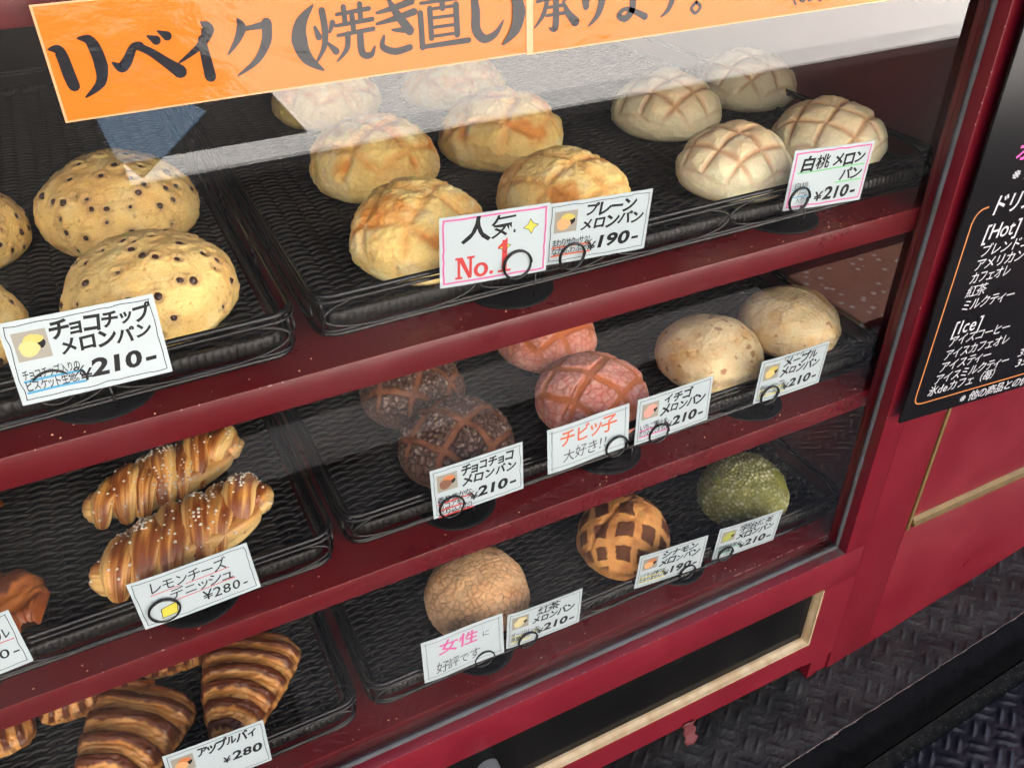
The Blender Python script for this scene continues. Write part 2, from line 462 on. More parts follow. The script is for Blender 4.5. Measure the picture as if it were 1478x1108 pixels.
# shelves: board with a front lip
def shelf(zt, zb, back=0.56, step=False):
    part(MB().box(XL, XW, 0.030, 0.85, zb, zt, 0.0012), 'shelf', M_shelf, smooth='auto')
shelf(Z1, 0.3950); shelf(Z2, 0.1940)
shelf(0.6750, 0.6495)
part(MB().box(XL, XW, 0.030, 0.85, -0.03, Z3, 0.0015), 'shelf', M_shelf, smooth='auto')
part(MB().box(XL, XW - .003, 0.0262, 0.0298, -0.03, -0.0035, 0.0008), 'shelf_nosing', M_shelf, smooth='auto')
part(MB().box(XL, -0.003, 0.0222, 0.0260, -0.03, -0.0085, 0.0008), 'glass_stop', M_side, smooth='auto')
part(MB().box(0.0005, 0.12, 0.0240, 0.0294, -0.03, 1.3, 0.001), 'glass_stop', M_side, smooth='auto')
part(MB().box(XW + .0005, 0.12, 0.0296, 0.0465, -0.03, 1.3, 0.001), 'glass_stop', M_side, smooth='auto')
part(MB().box(XW + .001, 0.12, 0.047, 0.87, -0.03, 1.32), 'side_wall', M_side)
part(MB().box(XL - 0.02, XL - .001, 0.04, 0.87, -0.22, 1.32), 'side_wall', M_side)
part(MB().box(XL, XW, 0.855, 0.87, -0.2, 1.32), 'back_panel', M_back)
part(MB().box(XL, 0.12, 0.031, 0.88, 1.322, 1.34), 'top_board', M_red)
g = part(MB().box(XL, 0.0, 0.0145, 0.0150, 0, 1.05), 'glass_pane', M_glass)
# the pane is a single thin sheet: front face only
gm = mesh_np('glass_pane', [(XL, .0145, -.0004), (-.0002, .0145, -.0004), (-.0002, .0145, 1.05), (XL, .0145, 1.05)], [(0, 1, 2, 3)], False, M_glass)
g.data = gm
# sealant bead along the glass edges
def bead(P, r, name='sealant_bead'):
    P = np.array(P, float)
    n = max(2, int(np.linalg.norm(P[1] - P[0]) / 0.006))
    t = np.linspace(0, 1, n)[:, None]
    Q = P[0] * (1 - t) + P[1] * t
    w = fbm(Q * 60, 3)
    rr = r * (1 + 0.25 * w)
    return part(MB().tube(Q, rr, 8), name, M_seal, smooth=True)
bead([(-0.0004, 0.0146, -0.0005), (-0.0004, 0.0146, 1.05)], 0.0026)
bead([(XL, 0.0140, -0.0004), (-0.0004, 0.0140, -0.0004)], 0.0030)
# face frame round the glass (front face Y=0)
part(MB().box(0.0, 0.0305, 0.0, 0.0235, -0.0006, 1.3, 0.0008), 'frame_post', M_red, smooth='auto')
part(MB().box(XL, 0.0305, 0.0, 0.0195, -0.0520, -0.0006, 0.0008), 'frame_rail', M_red, smooth='auto')
part(MB().box(-0.0190, 0.0305, 0.0, 0.0195, -0.1975, -0.0520), 'frame_post', M_red)
part(MB().box(XL, -0.0190, 0.0, 0.0195, -0.1955, -0.1520), 'frame_rail', M_red)
part(MB().box(XL, 0.0305, 0.0005, 0.03, 1.05, 1.32, 0.001), 'frame_rail', M_red, smooth='auto')
part(MB().box(XL, 0.03, 0.045, 0.06, -0.29, -0.196), 'plinth', M_plinth)
part(MB().box(0.0, 0.0300, 0.003, 0.04, -0.26, -0.1980), 'corner_foot', M_red)
part(MB().box(XL, -0.019, 0.0078, 0.0165, -0.152, -0.0515), 'black_panel', M_black)
# moulded pale wood trim round the black panel
def moulding(name, P0, P1, w, depth, inward, parent=cab, mat=M_gold, y0=0.0):
    """two stepped beads; P0->P1 along the length, inward = unit vector in the XZ plane"""
    P0, P1 = np.array(P0, float), np.array(P1, float)
    prof = [(0, 0.0), (0.0, -0.0022), (0.30, -0.0024), (0.42, 0.0012), (0.52, 0.0014), (0.60, -0.0004), (0.92, 0.004), (1.0, depth), (0.0, depth)]
    V = []
    for E_ in (P0, P1):
        for a_, y_ in prof:
            q = E_ + np.array(inward) * a_ * w
            V.append((q[0], y0 + y_ + 0.001, q[2]))
    n = len(prof)
    F = [(i, (i + 1) % n, n + (i + 1) % n, n + i) for i in range(n)] + [tuple(range(n))[::-1], tuple(range(n, 2 * n))]
    return part(MB().add(V, F), name, mat, parent)
moulding('wood_trim', (-0.0195, 0, -0.1518), (-0.0195, 0, -0.0524), 0.0075, 0.0068, (-1, 0, 0))
moulding('wood_trim', (XL, 0, -0.1518), (-0.0197, 0, -0.1518), 0.0085, 0.0068, (0, 0, 1))
kn = part(MB().cyl((-0.461, -0.014, -0.098), 0.0125, 0.0265, 32, axis=1), 'panel_knob', M_knob, smooth='auto')
part(MB().cyl((-0.461, -0.0146, -0.098), 0.0092, 0.0008, 32, axis=1), 'knob_face', M_knob2, kn).location = (0, 0, 0)
# film of dust in the corner of the sill
rd = np.random.RandomState(5)
Vd, Fd = [], []
for i in range(3000):
    x = -abs(rd.normal(0, 0.022)) - 0.0004 if i < 2300 else -rd.uniform(0, 0.75)
    y = rd.uniform(0.001, 0.0115); s_ = rd.uniform(0.0002, 0.0007)
    k = len(Vd)
    a_ = rd.uniform(0, 6)
    for q in range(3): Vd.append((x + s_ * math.cos(a_ + q * 2.1), y + s_ * math.sin(a_ + q * 2.1), -0.0004))
    Vd.append((x, y, -0.0004 + s_ * 0.6))
    Fd += [(k, k + 1, k + 3), (k + 1, k + 2, k + 3), (k + 2, k, k + 3)]
o = obj('dust', mesh_np('dust', Vd, Fd, False, M_dust), cab, CO); o['kind'] = 'stuff'
# chipped paint along the edges of the sill and of the lowest shelf
M_chipp = pmat('bare_chipped_paint', (0.42, 0.26, 0.25), 0.7)
mbc = MB()
def chips(y, z, x0, x1, n, smin, smax):
    for i in range(n):
        x = rd.uniform(x0, x1); l = rd.uniform(smin, smax) * rd.choice([1, 1, 3]); h = rd.uniform(0.0003, 0.0007)
        mbc.box(x, x + l, y - 0.0003, y + h, z - h, z + 0.0002)
chips(0.0008, -0.0008, -0.8, 0, 60, 0.0004, 0.0012)
chips(0.0303, Z3 - .0004, -0.14, 0.03, 46, 0.0006, 0.002)
chips(0.0303, Z1 - .0004, -0.8, 0.0, 14, 0.0004, 0.001)
chips(0.0303, Z2 - .0004, -0.8, 0.0, 14, 0.0004, 0.001)
for i in range(9):
    z = rd.uniform(0.0, 0.62); s_ = rd.uniform(0.0004, 0.0012)
    mbc.box(-0.0002, 0.0005, -0.0002, 0.0006, z, z + s_)
o = part(mbc, 'paint_chips', M_chipp); o['kind'] = 'stuff'

# ---------------------------------------------------------------- red wall panel to the right
wp = empty('wall_panel', (0.5, 0.02, -0.2), 'dark red panelled wall with gold bead trim right of the display case', 'wall panel')
WO = (-0.5, -0.02, 0.2)
def wpart(mb, name, mat, smooth='auto'):
    o = mb.obj(name, mat, wp, smooth); o.location = WO; return o
wpart(MB().box(0.0312, 0.0972, 0.0004, 0.03, -0.30, 1.32, 0.0008), 'stile', M_red)
wpart(MB().box(0.0976, 1.6, 0.0004, 0.03, -0.30, -0.0075, 0.0008), 'rail', M_red)
wpart(MB().box(0.0976, 1.6, 0.0055, 0.02, -0.0072, 1.32), 'panel', M_red)
def wmould(P0, P1, w, inward):
    o = moulding('bead_trim', P0, P1, w, 0.006, inward, parent=wp, mat=M_gold2)
    o.location = WO; return o
M_gold2 = pmat('dull_gold_trim', (0.17, 0.11, 0.038), 0.45, metallic=0.2, bump=(120, 0.2, 3), var=(40, 0.4, (0.12, 0.075, 0.028)))
wmould((0.0978, 0, -0.0070), (0.0978, 0, 1.3), 0.0125, (1, 0, 0))
wmould((0.1105, 0, -0.0070), (1.6, 0, -0.0070), 0.0120, (0, 0, 1))

# ---------------------------------------------------------------- floor: mats and step edge
def gz(x): return -0.2375 + 0.155 * x
def diamond(X, Y, pitch=0.0165, L=0.0072, w=0.0020):
    """raised-bar tread: three parallel bars per cell, direction alternating"""
    a = math.radians(38)
    U = X * math.cos(a) + Y * math.sin(a); Vv = -X * math.sin(a) + Y * math.cos(a)
    c = pitch * 1.9
    iu, iv = np.floor(U / c), np.floor(Vv / c)
    fu, fv = U - (iu + .5) * c, Vv - (iv + .5) * c
    par = ((iu + iv) % 2) > 0.5
    p, q = np.where(par, fu, fv), np.where(par, fv, fu)      # p along, q across
    h = np.zeros_like(X)
    for k in (-.5, .5):
        d = (p / (c * 0.33)) ** 2 + ((q - k * c * 0.46) / (w)) ** 2
        h = np.maximum(h, np.exp(-np.maximum(d - 0.15, 0) * 1.1))
    return h
M_mat = pmat('black_rubber_tread', (0.010, 0.0097, 0.0105), 0.5, spec=0.3, bump=(260, 1.0, 7), var=(34, 0.3, (0.026, 0.025, 0.024)))
M_mat2 = pmat('dark_blue_black_rubber_tread', (0.006, 0.0065, 0.012), 0.30, spec=0.4, bump=(180, 0.5, 5))
def tread(name, x0, x1, y0, y1, st, zf, amp, mat, label, skirt=0.004):
    nx, ny = int((x1 - x0) / st) + 1, int((y1 - y0) / st) + 1
    X, Y = np.meshgrid(np.linspace(x0, x1, nx), np.linspace(y0, y1, ny), indexing='ij')
    X, Y = X.ravel(), Y.ravel()
    P = np.c_[X, Y, 0 * X]
    Z = zf(X, Y) + amp * diamond(X, Y) + 0.0012 * fbm(P * 25, 4) + 0.0005 * fbm(P * 140, 3)
    idx = np.arange(nx * ny).reshape(nx, ny)
    F = np.stack([idx[:-1, :-1], idx[1:, :-1], idx[1:, 1:], idx[:-1, 1:]], -1).reshape(-1, 4)
    me = mesh_np(name, np.c_[X, Y, Z], F, True, mat)
    o = obj(name, me)
    return tag(o, label, 'mat')
edge_n = lambda x: 0.0016 * perlin(np.c_[x * 30, 0 * x, 0 * x]) + 0.0008 * perlin(np.c_[x * 140, 0 * x, 0 * x + 3])
tread('rubber_mat', -0.62, 0.95, -0.0735, 0.045, 0.0016, lambda x, y: gz(x) - 0.0004 + 0.0012 * np.sin(x * 37 + y * 60), 0.0015, M_mat,
      'worn black diamond tread mat on the ledge along the foot of the red wall')
tread('rubber_mat', -0.6, 0.95, -0.60, -0.0990, 0.0022, lambda x, y: -0.391 + 0.165 * x + 0.002 * np.sin(y * 30), 0.0026, M_mat2,
      'shiny blue black diamond tread mat at the lowest right corner below the step')
# step block (sloping), its dark front face, and the dusty ledge under it
def wedge(name, x0, x1, y0, y1, zt0, zt1, zb0, zb1, mat, nx=60, rough=0.0):
    X = np.linspace(x0, x1, nx); t = (X - x0) / (x1 - x0)
    zt = zt0 * (1 - t) + zt1 * t; zb = zb0 * (1 - t) + zb1 * t
    n = rough * (perlin(np.c_[X * 40, X * 0, X * 0]) + 0.6 * perlin(np.c_[X * 160, X * 0, X * 0 + 5]))
    V = np.concatenate([np.c_[X, X * 0 + y0 + n, zb], np.c_[X, X * 0 + y0 + n, zt + n * 0.3], np.c_[X, X * 0 + y1, zt], np.c_[X, X * 0 + y1, zb]])
    F = []
    for i in range(nx - 1):
        for k in range(4):
            F.append((k * nx + i, k * nx + i + 1, ((k + 1) % 4) * nx + i + 1, ((k + 1) % 4) * nx + i))
    F += [(0, nx, 2 * nx, 3 * nx), (nx - 1, 4 * nx - 1, 3 * nx - 1, 2 * nx - 1)]
    o = obj(name, mesh_np(name, V, F, False, mat))
    return tag(o, kind='structure')
M_step = pmat('black_step_face', (0.0025, 0.0025, 0.003), 0.15, spec=0.12, bump=(60, 0.2, 4))
M_ledge = pmat('dusty_dark_ledge', (0.008, 0.0085, 0.008), 0.8, spec=0.1, bump=(400, 0.7, 5), var=(120, 0.25, (0.018, 0.018, 0.017)))
M_worn = pmat('worn_grey_floor', (0.02, 0.022, 0.022), 0.8, bump=(300, 0.6, 5), var=(60, 0.25, (0.06, 0.06, 0.057)))
wedge('step', -0.62, 0.95, -0.0735, 0.03, gz(-.62) - .003, gz(.95) - .003, -0.395 + .165 * -.62 - .04, -0.395 + .165 * .95 - .04, M_step, 200, 0.0006)
wedge('ledge', -0.62, 0.95, -0.1010, -0.0745, -0.396 - .62 * .165, -0.396 + .95 * .165, -0.6, -0.45, M_ledge)
wedge('floor', -1.4, 0.03, 0.031, 0.60, gz(-1.4) - .006, gz(.03) - .006, -0.5, -0.4, M_worn)
# broken, peeling lip of the step edge
mbp = MB()
M_peel = pmat('peeling_edge', (0.06, 0.055, 0.055), 0.7, bump=(300, 0.6, 4), var=(90, 0.3, (0.14, 0.09, 0.09)))
Xp = np.arange(-0.20, 0.6, 0.0012)
nn = perlin(np.c_[Xp * 55, Xp * 0, Xp * 0 + 9]) + 0.5 * perlin(np.c_[Xp * 220, Xp * 0, Xp * 0])
clump = np.exp(-((Xp + 0.035) / 0.035) ** 2) * 1.3 + np.exp(-((Xp + 0.10) / 0.012) ** 2)
rr = 0.0005 + 0.0006 * np.clip(nn, 0, 1) + 0.0014 * clump * np.clip(nn + .3, 0, 1)
mbp.tube(np.c_[Xp, -0.0738 - 0.0008 * nn, gz(Xp) + 0.0004 + rr * 0.6], rr, 6)
o = mbp.obj('step_edge_lip', M_peel, None, True); tag(o, kind='structure')
# loose bits on ledge and mats
rb = np.random.RandomState(9)
mbg = MB()
for i in range(420):
    x = rb.uniform(-0.15, 0.5)
    if i % 2: y = rb.uniform(-0.099, -0.0755); z = -0.3955 + .165 * x
    else: y = rb.uniform(-0.07, 0.0); z = gz(x) + 0.0012
    s_ = rb.uniform(0.0002, 0.0007)
    mbg.box(x, x + s_, y, y + s_ * rb.uniform(.5, 2), z, z + s_)
o = mbg.obj('floor_grit', pmat('grit', (0.16, 0.16, 0.15), 0.9)); tag(o, kind='stuff', label='pale grit and lint scattered on the black tread and ledge', cat='grit')
# scrap of tape
ns = 9
V = []; 
for i in range(ns):
    t = i / (ns - 1)
    wv = 0.0015 * math.sin(i * 1.7)
    x = -0.199 + 0.004 * t; z = -0.190 - 0.040 * t
    y = -0.0022 - 0.012 * max(0, t - 0.35) ** 1.2 + wv * 0.5
    hw = 0.0085 + 0.002 * math.sin(i * 2.3)
    for j in range(4):
        V.append((x - hw + hw * 2 * j / 3, y + 0.001 * math.sin(j * 2 + i), z + (0.004 * ((j % 2)) if i == ns - 1 else 0)))
F = [(i * 4 + j, i * 4 + j + 1, i * 4 + j + 5, i * 4 + j + 4) for i in range(ns - 1) for j in range(3)]
o = obj('tape_scrap', mesh_np('tape_scrap', V, F, True, M_tape))
md = o.modifiers.new('s', 'SOLIDIFY'); md.thickness = 0.0004
tag(o, 'torn scrap of pink tape stuck under the bottom rail of the red case', 'tape')

# ================================================================ BASKETS
BW, BD = 0.588, 0.385
def strand_mesh(name, W_, per, A, r, ph, wob):
    n = int(W_ / per * 10)
    x = np.linspace(0, W_, n)
    k = 2 * PI / per
    z = A * np.sin(k * x + ph)
    y = wob * np.sin(k * x * 0.5 + ph)
    P = np.c_[x, y, z]
    V, F = tube_arr(P, r, 5, False, False)
    return mesh_np(name, V, np.array(F), True, M_weave)
PER = 0.031
st_meshes = [strand_mesh('strand', BW - 0.022, PER, 0.0018, 0.00215, 0.0, 0.0006),
             strand_mesh('strand', BW - 0.022, PER, 0.0018, 0.00215, PI * 0.55, 0.0006),
             strand_mesh('strand', BW - 0.022, PER, 0.0018, 0.00215, PI * 1.0, 0.0006),
             strand_mesh('strand', BW - 0.022, PER, 0.0018, 0.00215, PI * 1.55, 0.0006)]
def rrect(x0, x1, y0, y1, r, z, n=8):
    P = []
    for cx, cy, a0 in ((x1 - r, y0 + r, -PI / 2), (x1 - r, y1 - r, 0), (x0 + r, y1 - r, PI / 2), (x0 + r, y0 + r, PI)):
        for i in range(n + 1):
            a = a0 + PI / 2 * i / n
            P.append((cx + r * math.cos(a), cy + r * math.sin(a), z))
    return np.array(P)
def densify(P, d, closed=True):
    Q = []
    n = len(P)
    for i in range(n if closed else n - 1):
        a, b_ = P[i], P[(i + 1) % n]
        k = max(1, int(np.linalg.norm(b_ - a) / d))
        for j in range(k): Q.append(a + (b_ - a) * j / k)
    if not closed: Q.append(P[-1])
    return np.array(Q)
def basket_meshes(BD):
    D = {}
    # rim: a pair of coated wires
    def wire(z, gr, r=0.0016, off=0.0, lift=None, dy=0.0):
        P = densify(rrect(-off, BW + off, -off, BD + off, 0.016, z), 0.01)
        if lift: P[:, 2] += lift(P)
        return mesh_np('w', *tube_arr(P, r, 8, True), True, M_wire)
    D['rim_wire'] = [wire(0.0345, 0, 0.0021, 0.001), wire(0.0306, 0, 0.0014, 0.0024)]
    D['base_wire'] = [wire(0.0030, 0, 0.0020, -0.001), wire(0.0064, 0, 0.0013, 0.0004)]
    # floor stakes
    m_ = MB()
    sx = np.arange(0.018, BW - 0.01, PER / 2)
    m_.tube([(0, 0.008, 0), (0, BD - 0.008, 0)], 0.0012, 5)
    D['stake'] = (m_.mesh('stake', M_weave, True), sx)
    # low woven wall round the floor: vertical-ribbed band
    P = densify(rrect(0.006, BW - 0.006, 0.006, BD - 0.006, 0.014, 0), 0.0010)
    n = len(P)
    T = np.roll(P, -1, 0) - np.roll(P, 1, 0); T /= np.linalg.norm(T, axis=1)[:, None]
    N = np.c_[T[:, 1], -T[:, 0], 0 * T[:, 0]]
    s_ = np.arange(n) * 0.001
    rib = 0.0019 * np.abs(np.sin(s_ * PI / 0.0052)) ** 0.7
    rows = []
    for zz, o_ in ((0.0055, 0), (0.0075, .6), (0.0100, 1), (0.0125, 1), (0.0155, .8), (0.0175, .3), (0.0178, -0.8), (0.0120, -1.5)):
        rows.append(P + N * (rib * o_ + 0.0003 * o_)[:, None] + np.array([0, 0, zz]))
    V = np.concatenate(rows)
    F = [(a * n + i, a * n + (i + 1) % n, (a + 1) * n + (i + 1) % n, (a + 1) * n + i) for a in range(len(rows) - 1) for i in range(n)]
    D['side_weave'] = mesh_np('side_weave', V, np.array(F), True, M_weave)
    # scroll wires between rim and base on the front and the sides
    def loop(L, z0=0.006, z1=0.031):
        a = np.linspace(0, 2 * PI, 36, endpoint=False)
        c = np.sign(np.cos(a)) * np.abs(np.cos(a)) ** 0.75
        return np.c_[L / 2 * c, 0 * a, (z0 + z1) / 2 + (z1 - z0) / 2 * np.sin(a)]
    D['scroll_wire'] = mesh_np('scroll_wire', *tube_arr(loop(0.115), 0.0011, 6, True), True, M_wire)
    cp = [(0, 0, 0.003), (0.0005, -.0004, 0.012), (0.0008, -.0008, 0.024), (0, -.001, 0.034)]
    D['corner_post'] = mesh_np('corner_post', *tube_arr(cp, 0.0014, 6), True, M_wire)
    # solid under-tray to close the gaps of the weave
    m_ = MB(); m_.box(0.010, BW - 0.010, 0.010, BD - 0.010, 0.0030, 0.0052)
    D['under_weave'] = m_.mesh('under_weave', M_weave)
    return D
BMS = {d: basket_meshes(d) for d in (0.385, 0.72)}
def basket(x, y, z, label, rot=0.0, BD=0.385):
    BM = BMS[BD]
    t = empty('bread_basket', (x, y, z + 0.0024), label, 'basket', 'black woven bread baskets', (0, 0, rot))
    for m_ in BM['rim_wire']: obj('rim_wire', m_, t)
    for m_ in BM['base_wire']: obj('base_wire', m_, t)
    obj('side_weave', BM['side_weave'], t)
    obj('under_weave', BM['under_weave'], t)
    for sx in BM['stake'][1]: obj('stake', BM['stake'][0], t, (float(sx), 0, 0.0085))
    k = 0; yy = 0.0115
    while yy < BD - 0.01:
        i = k % 2 * 2
        o = obj('strand', st_meshes[i], t, (0.011, yy, 0.0090 + (0.0004 if k % 2 else 0)))
        yy += 0.0046; k += 1
    for i in range(5): obj('scroll_wire', BM['scroll_wire'], t, (0.062 + i * 0.116, -0.0012, 0))
    for i in range(3):
        obj('scroll_wire', BM['scroll_wire'], t, (BW + 0.0012, 0.066 + i * 0.122, 0), (0, 0, PI / 2))
        obj('scroll_wire', BM['scroll_wire'], t, (-0.0012, 0.066 + i * 0.122, 0), (0, 0, PI / 2))
    for cx, cy in ((0.004, 0.004), (BW - 0.004, 0.004), (0.004, BD - 0.004), (BW - 0.004, BD - 0.004)):
        obj('corner_post', BM['corner_post'], t, (cx, cy, 0))
    return t
basket(-0.5470, 0.0600, Z1, 'right hand black woven basket on the top shelf, holding plain and white melon buns', BD=0.72)
basket(-0.5640 - BW, 0.0520, Z1, 'left hand black woven basket on the top shelf, holding chocolate chip buns', BD=0.72)
basket(-0.5510, 0.0600, Z2, 'right hand black woven basket on the middle shelf, holding cocoa, pink and maple buns')
basket(-0.5650 - BW, 0.0520, Z2, 'left hand black woven basket on the middle shelf, holding sugared braided pastries')
basket(-0.5560, 0.0525, Z3, 'right hand black woven basket on the bottom shelf, holding tan, cinnamon and green buns')
basket(-0.5725 - BW, 0.0480, Z3, 'left hand black woven basket on the bottom shelf, holding ridged apple pies')

# ================================================================ BREAD
def dome_grid(nu=216, nv=130):
    """unit dome: returns P (unit radius, unit height), faces"""
    s_ = np.linspace(0, 1, nv)
    r = np.zeros(nv); z = np.zeros(nv)
    for i, q in enumerate(s_):
        if q < 0.10: r[i] = 0.72 * (q / 0.10); z[i] = 0
        elif q < 0.32:
            u = (q - 0.10) / 0.22 * PI / 2; r[i] = 0.72 + 0.28 * math.sin(u); z[i] = 0.30 - 0.30 * math.cos(u)
        else:
            u = (q - 0.32) / 0.68 * PI / 2; r[i] = math.cos(u) ** 0.96 if u < PI / 2 - 1e-6 else 0; z[i] = 0.30 + 0.70 * math.sin(u)
    a = np.linspace(0, 2 * PI, nu, endpoint=False)
    R_, A_ = np.meshgrid(r, a, indexing='ij'); Z_ = np.meshgrid(z, a, indexing='ij')[0]
    P = np.stack([R_ * np.cos(A_), R_ * np.sin(A_), Z_], -1).reshape(-1, 3)
    idx = np.arange(nv * nu).reshape(nv, nu)
    nx = np.roll(idx, -1, 1)
    F = np.stack([idx[:-1], nx[:-1], nx[1:], idx[1:]], -1).reshape(-1, 4)
    return P, F
DP, DF = dome_grid()
def voronoi(P, n, seed, jitter=1.0):
    """F1, F2, id over a dome of feature points"""
    r = np.random.RandomState(seed)
    ph = r.uniform(0, 2 * PI, n * 2); zz = r.uniform(-0.1, 1, n * 2)
    rad = np.sqrt(np.clip(1 - np.clip(zz, 0, 1) ** 2, 0, 1))
    Q = np.c_[rad * np.cos(ph), rad * np.sin(ph), zz]
    # relax a little for even cells
    keep = []
    mind = 0.62 * math.sqrt(2 * PI / n)
    for q in Q:
        if all(((q - k) ** 2).sum() > mind * mind for k in keep): keep.append(q)
        if len(keep) >= n: break
    Q = np.array(keep)
    f1 = np.full(len(P), 9.0); f2 = np.full(len(P), 9.0); idn = np.zeros(len(P), int)
    for k, q in enumerate(Q):
        d = np.sqrt(((P - q) ** 2).sum(1))
        c = d < f1
        f2 = np.where(c, f1, np.minimum(f2, d)); idn = np.where(c, k, idn); f1 = np.where(c, d, f1)
    return f1, f2, idn, r.uniform(0, 1, len(Q))
def grid_lines(x, y, ang, sp, w, curve=0.12, off=(0, 0)):
    u = x * math.cos(ang) + y * math.sin(ang); v_ = -x * math.sin(ang) + y * math.cos(ang)
    u = u + curve * v_ ** 2 * np.sign(u) * -1; v_ = v_ + curve * u ** 2 * np.sign(v_) * -1
    du = np.abs((u / sp + off[0] + 0.5) % 1 - 0.5) * sp
    dv = np.abs((v_ / sp + off[1] + 0.5) % 1 - 0.5) * sp
    return np.minimum(du, dv), np.floor(u / sp + off[0]), np.floor(v_ / sp + off[1])
_spots = {}
def chip_spots(seed):
    if seed in _spots: return _spots[seed]
    r = np.random.RandomState(400 + seed); pts = []
    for i in r.permutation(np.where(DP[:, 2] > 0.16)[0]):
        if len(pts) >= 62: break
        if r.uniform() > np.hypot(DP[i, 0], DP[i, 1]) + 0.05: continue
        if all(np.linalg.norm(DP[i] - DP[j]) > 0.135 for j in pts): pts.append(i)
    _spots[seed] = pts
    return pts
def bun_data(style, R, H, seed, ang):
    P = DP.copy()
    N = P * np.array([1, 1, 1.0]); N[:, 2] = (P[:, 2] - 0.3); N /= np.linalg.norm(N, axis=1)[:, None] + 1e-9
    s = seed * 7.31
    up = sst(-0.05, 0.35, N[:, 2])
    lump = fbm(P * 1.3 + s, 3); med = fbm(P * 4 + s, 3); fine = fbm(P * 14 + s, 3)
    d = lump * 0.060 + med * 0.020
    x, y = P[:, 0], P[:, 1]
    nz = np.clip((P[:, 2] - 0.3) / 0.7, 0, 1); rp_ = np.hypot(x, y) + 1e-9; rho = np.arccos(nz) / (PI / 2) * 1.28
    rho = np.where(P[:, 2] < 0.3, 1.28 + (0.3 - P[:, 2]) * 0.8, rho)
    x, y = x / rp_ * rho, y / rp_ * rho
    xw = x + 0.05 * perlin(P * 2.2 + s); yw = y + 0.05 * perlin(P * 2.2 + s + 9)
    if style == 'plain':
        base = lin((255, 220, 142)); toast = lin((232, 150, 68)); pale = lin((255, 236, 184))
        gd, iu, iv = grid_lines(xw, yw, ang, 0.60, 0.1, 0.05, (.1, .3))
        gr = np.exp(-(gd / 0.075) ** 2) * up
        f1, f2, idn, rv = voronoi(P, 420, seed)
        ck = sst(0.030, 0.004, f2 - f1) * sst(-0.15, 0.25, fbm(P * 3 + s + 40, 2))
        d += med * 0.02 + fine * 0.016 + 0.006 * perlin(P * 30 + s) - gr * 0.050 - ck * 0.007 + rv[idn] * 0.003
        t = np.clip(0.55 * gr + 0.95 * sst(0.02, 0.45, fbm(P * 1.7 + s + 4, 3) * up) , 0, 1)
        c = mixc(np.tile(base, (len(P), 1)), toast, t * 0.9)
        c = mixc(c, pale, sst(0.05, 0.4, fbm(P * 2.5 + s + 20, 2)) * 0.6 * (1 - t))
        c = mixc(c, lin((222, 160, 88)), ck * 0.28)
    elif style == 'peach':
        base = lin((255, 242, 204)); toast = lin((240, 190, 130))
        gd, iu, iv = grid_lines(xw, yw, ang, 0.50, 0.05, 0.03, (.2, .15))
        gr = np.exp(-(gd / 0.045) ** 2) * up
        wide = np.exp(-(gd / 0.15) ** 2) * up
        d += -gr * 0.042 - wide * 0.035 + fine * 0.005 + 0.007 * perlin(P * 32 + s)
        tt = sst(0.45, 1.0, P[:, 2] + 0.35 * lump) * 0.45
        c = mixc(np.tile(base, (len(P), 1)), toast, tt)
        c = mixc(c, lin((206, 150, 104)), np.clip(gr * 0.75, 0, 1))
    elif style == 'chip':
        base = lin((255, 217, 140)); c = np.tile(base, (len(P), 1))
        c = mixc(c, lin((236, 184, 104)), sst(0.0, 0.5, fbm(P * 1.6 + s + 4, 3)) * 0.75)
        c = mixc(c, lin((255, 232, 168)), sst(0.0, 0.4, fbm(P * 2.5 + s + 14, 3)) * 0.5)
        pits = sst(0.40, 0.52, fbm(P * 16 + s, 2)); d -= pits * 0.012; c = mixc(c, lin((170, 120, 60)), pits * 0.6)
        f1, f2, idn, rv = voronoi(P, 260, seed)
        ck = sst(0.03, 0.004, f2 - f1) * sst(0.05, 0.35, fbm(P * 2.4 + s + 40, 2)); d -= ck * 0.006; c = mixc(c, lin((206, 150, 80)), ck * 0.4)
        d += med * 0.006 + 0.004 * perlin(P * 30 + s)
        for q in chip_spots(seed):
            dd = np.sqrt(((P - DP[q]) ** 2).sum(1))
            d += 0.016 * np.exp(-((dd - 0.075) / 0.03) ** 2) - 0.020 * np.exp(-(dd / 0.045) ** 2)
            c = mixc(c, lin((150, 112, 92)), np.exp(-(dd / 0.075) ** 2) * 0.55)
    elif style in ('choco', 'strawberry'):
        off = (.15, .4) if style == 'choco' else (.3, .1)
        gd, iu, iv = grid_lines(xw, yw, ang, 0.58, 0.05, 0.06, off)
        wgr = 0.056 if style == 'choco' else 0.055
        ed = 0.012 * perlin(P * 12 + s)
        plate_ = sst(wgr - 0.012, wgr + 0.022, gd + ed) * up + (1 - up)
        f1, f2, idn, rv = voronoi(P, 620 if style == 'choco' else 380, seed, 1)
        cr = sst(0.028, 0.005, f2 - f1) * plate_
        if style == 'choco':
            c = np.tile(lin((150, 98, 72)), (len(P), 1))
            c = mixc(c, lin((112, 68, 48)), sst(-.2, .5, med))
            pl = mixc(np.tile(lin((96, 70, 60)), (len(P), 1)), lin((196, 172, 158)), sst(-0.1, 0.55, fine + 0.3 * med + 0.22 * (rv[idn] - .5)) * 0.75 * sst(0.2, 0.8, N[:, 2] + .3))
            c = c * (1 - plate_[:, None]) + pl * plate_[:, None]
            c = mixc(c, lin((44, 24, 18)), cr * 0.75)
            c = mixc(c, lin((60, 32, 22)), np.exp(-((gd - wgr) / 0.014) ** 2) * up * 0.6)
            d += plate_ * 0.040 - cr * 0.022 + fine * 0.010
        else:
            c = np.tile(lin((226, 134, 88)), (len(P), 1))
            pl = mixc(np.tile(lin((248, 160, 140)), (len(P), 1)), lin((255, 200, 184)), sst(-0.2, 0.5, fine + rv[idn] * .4) * 0.7)
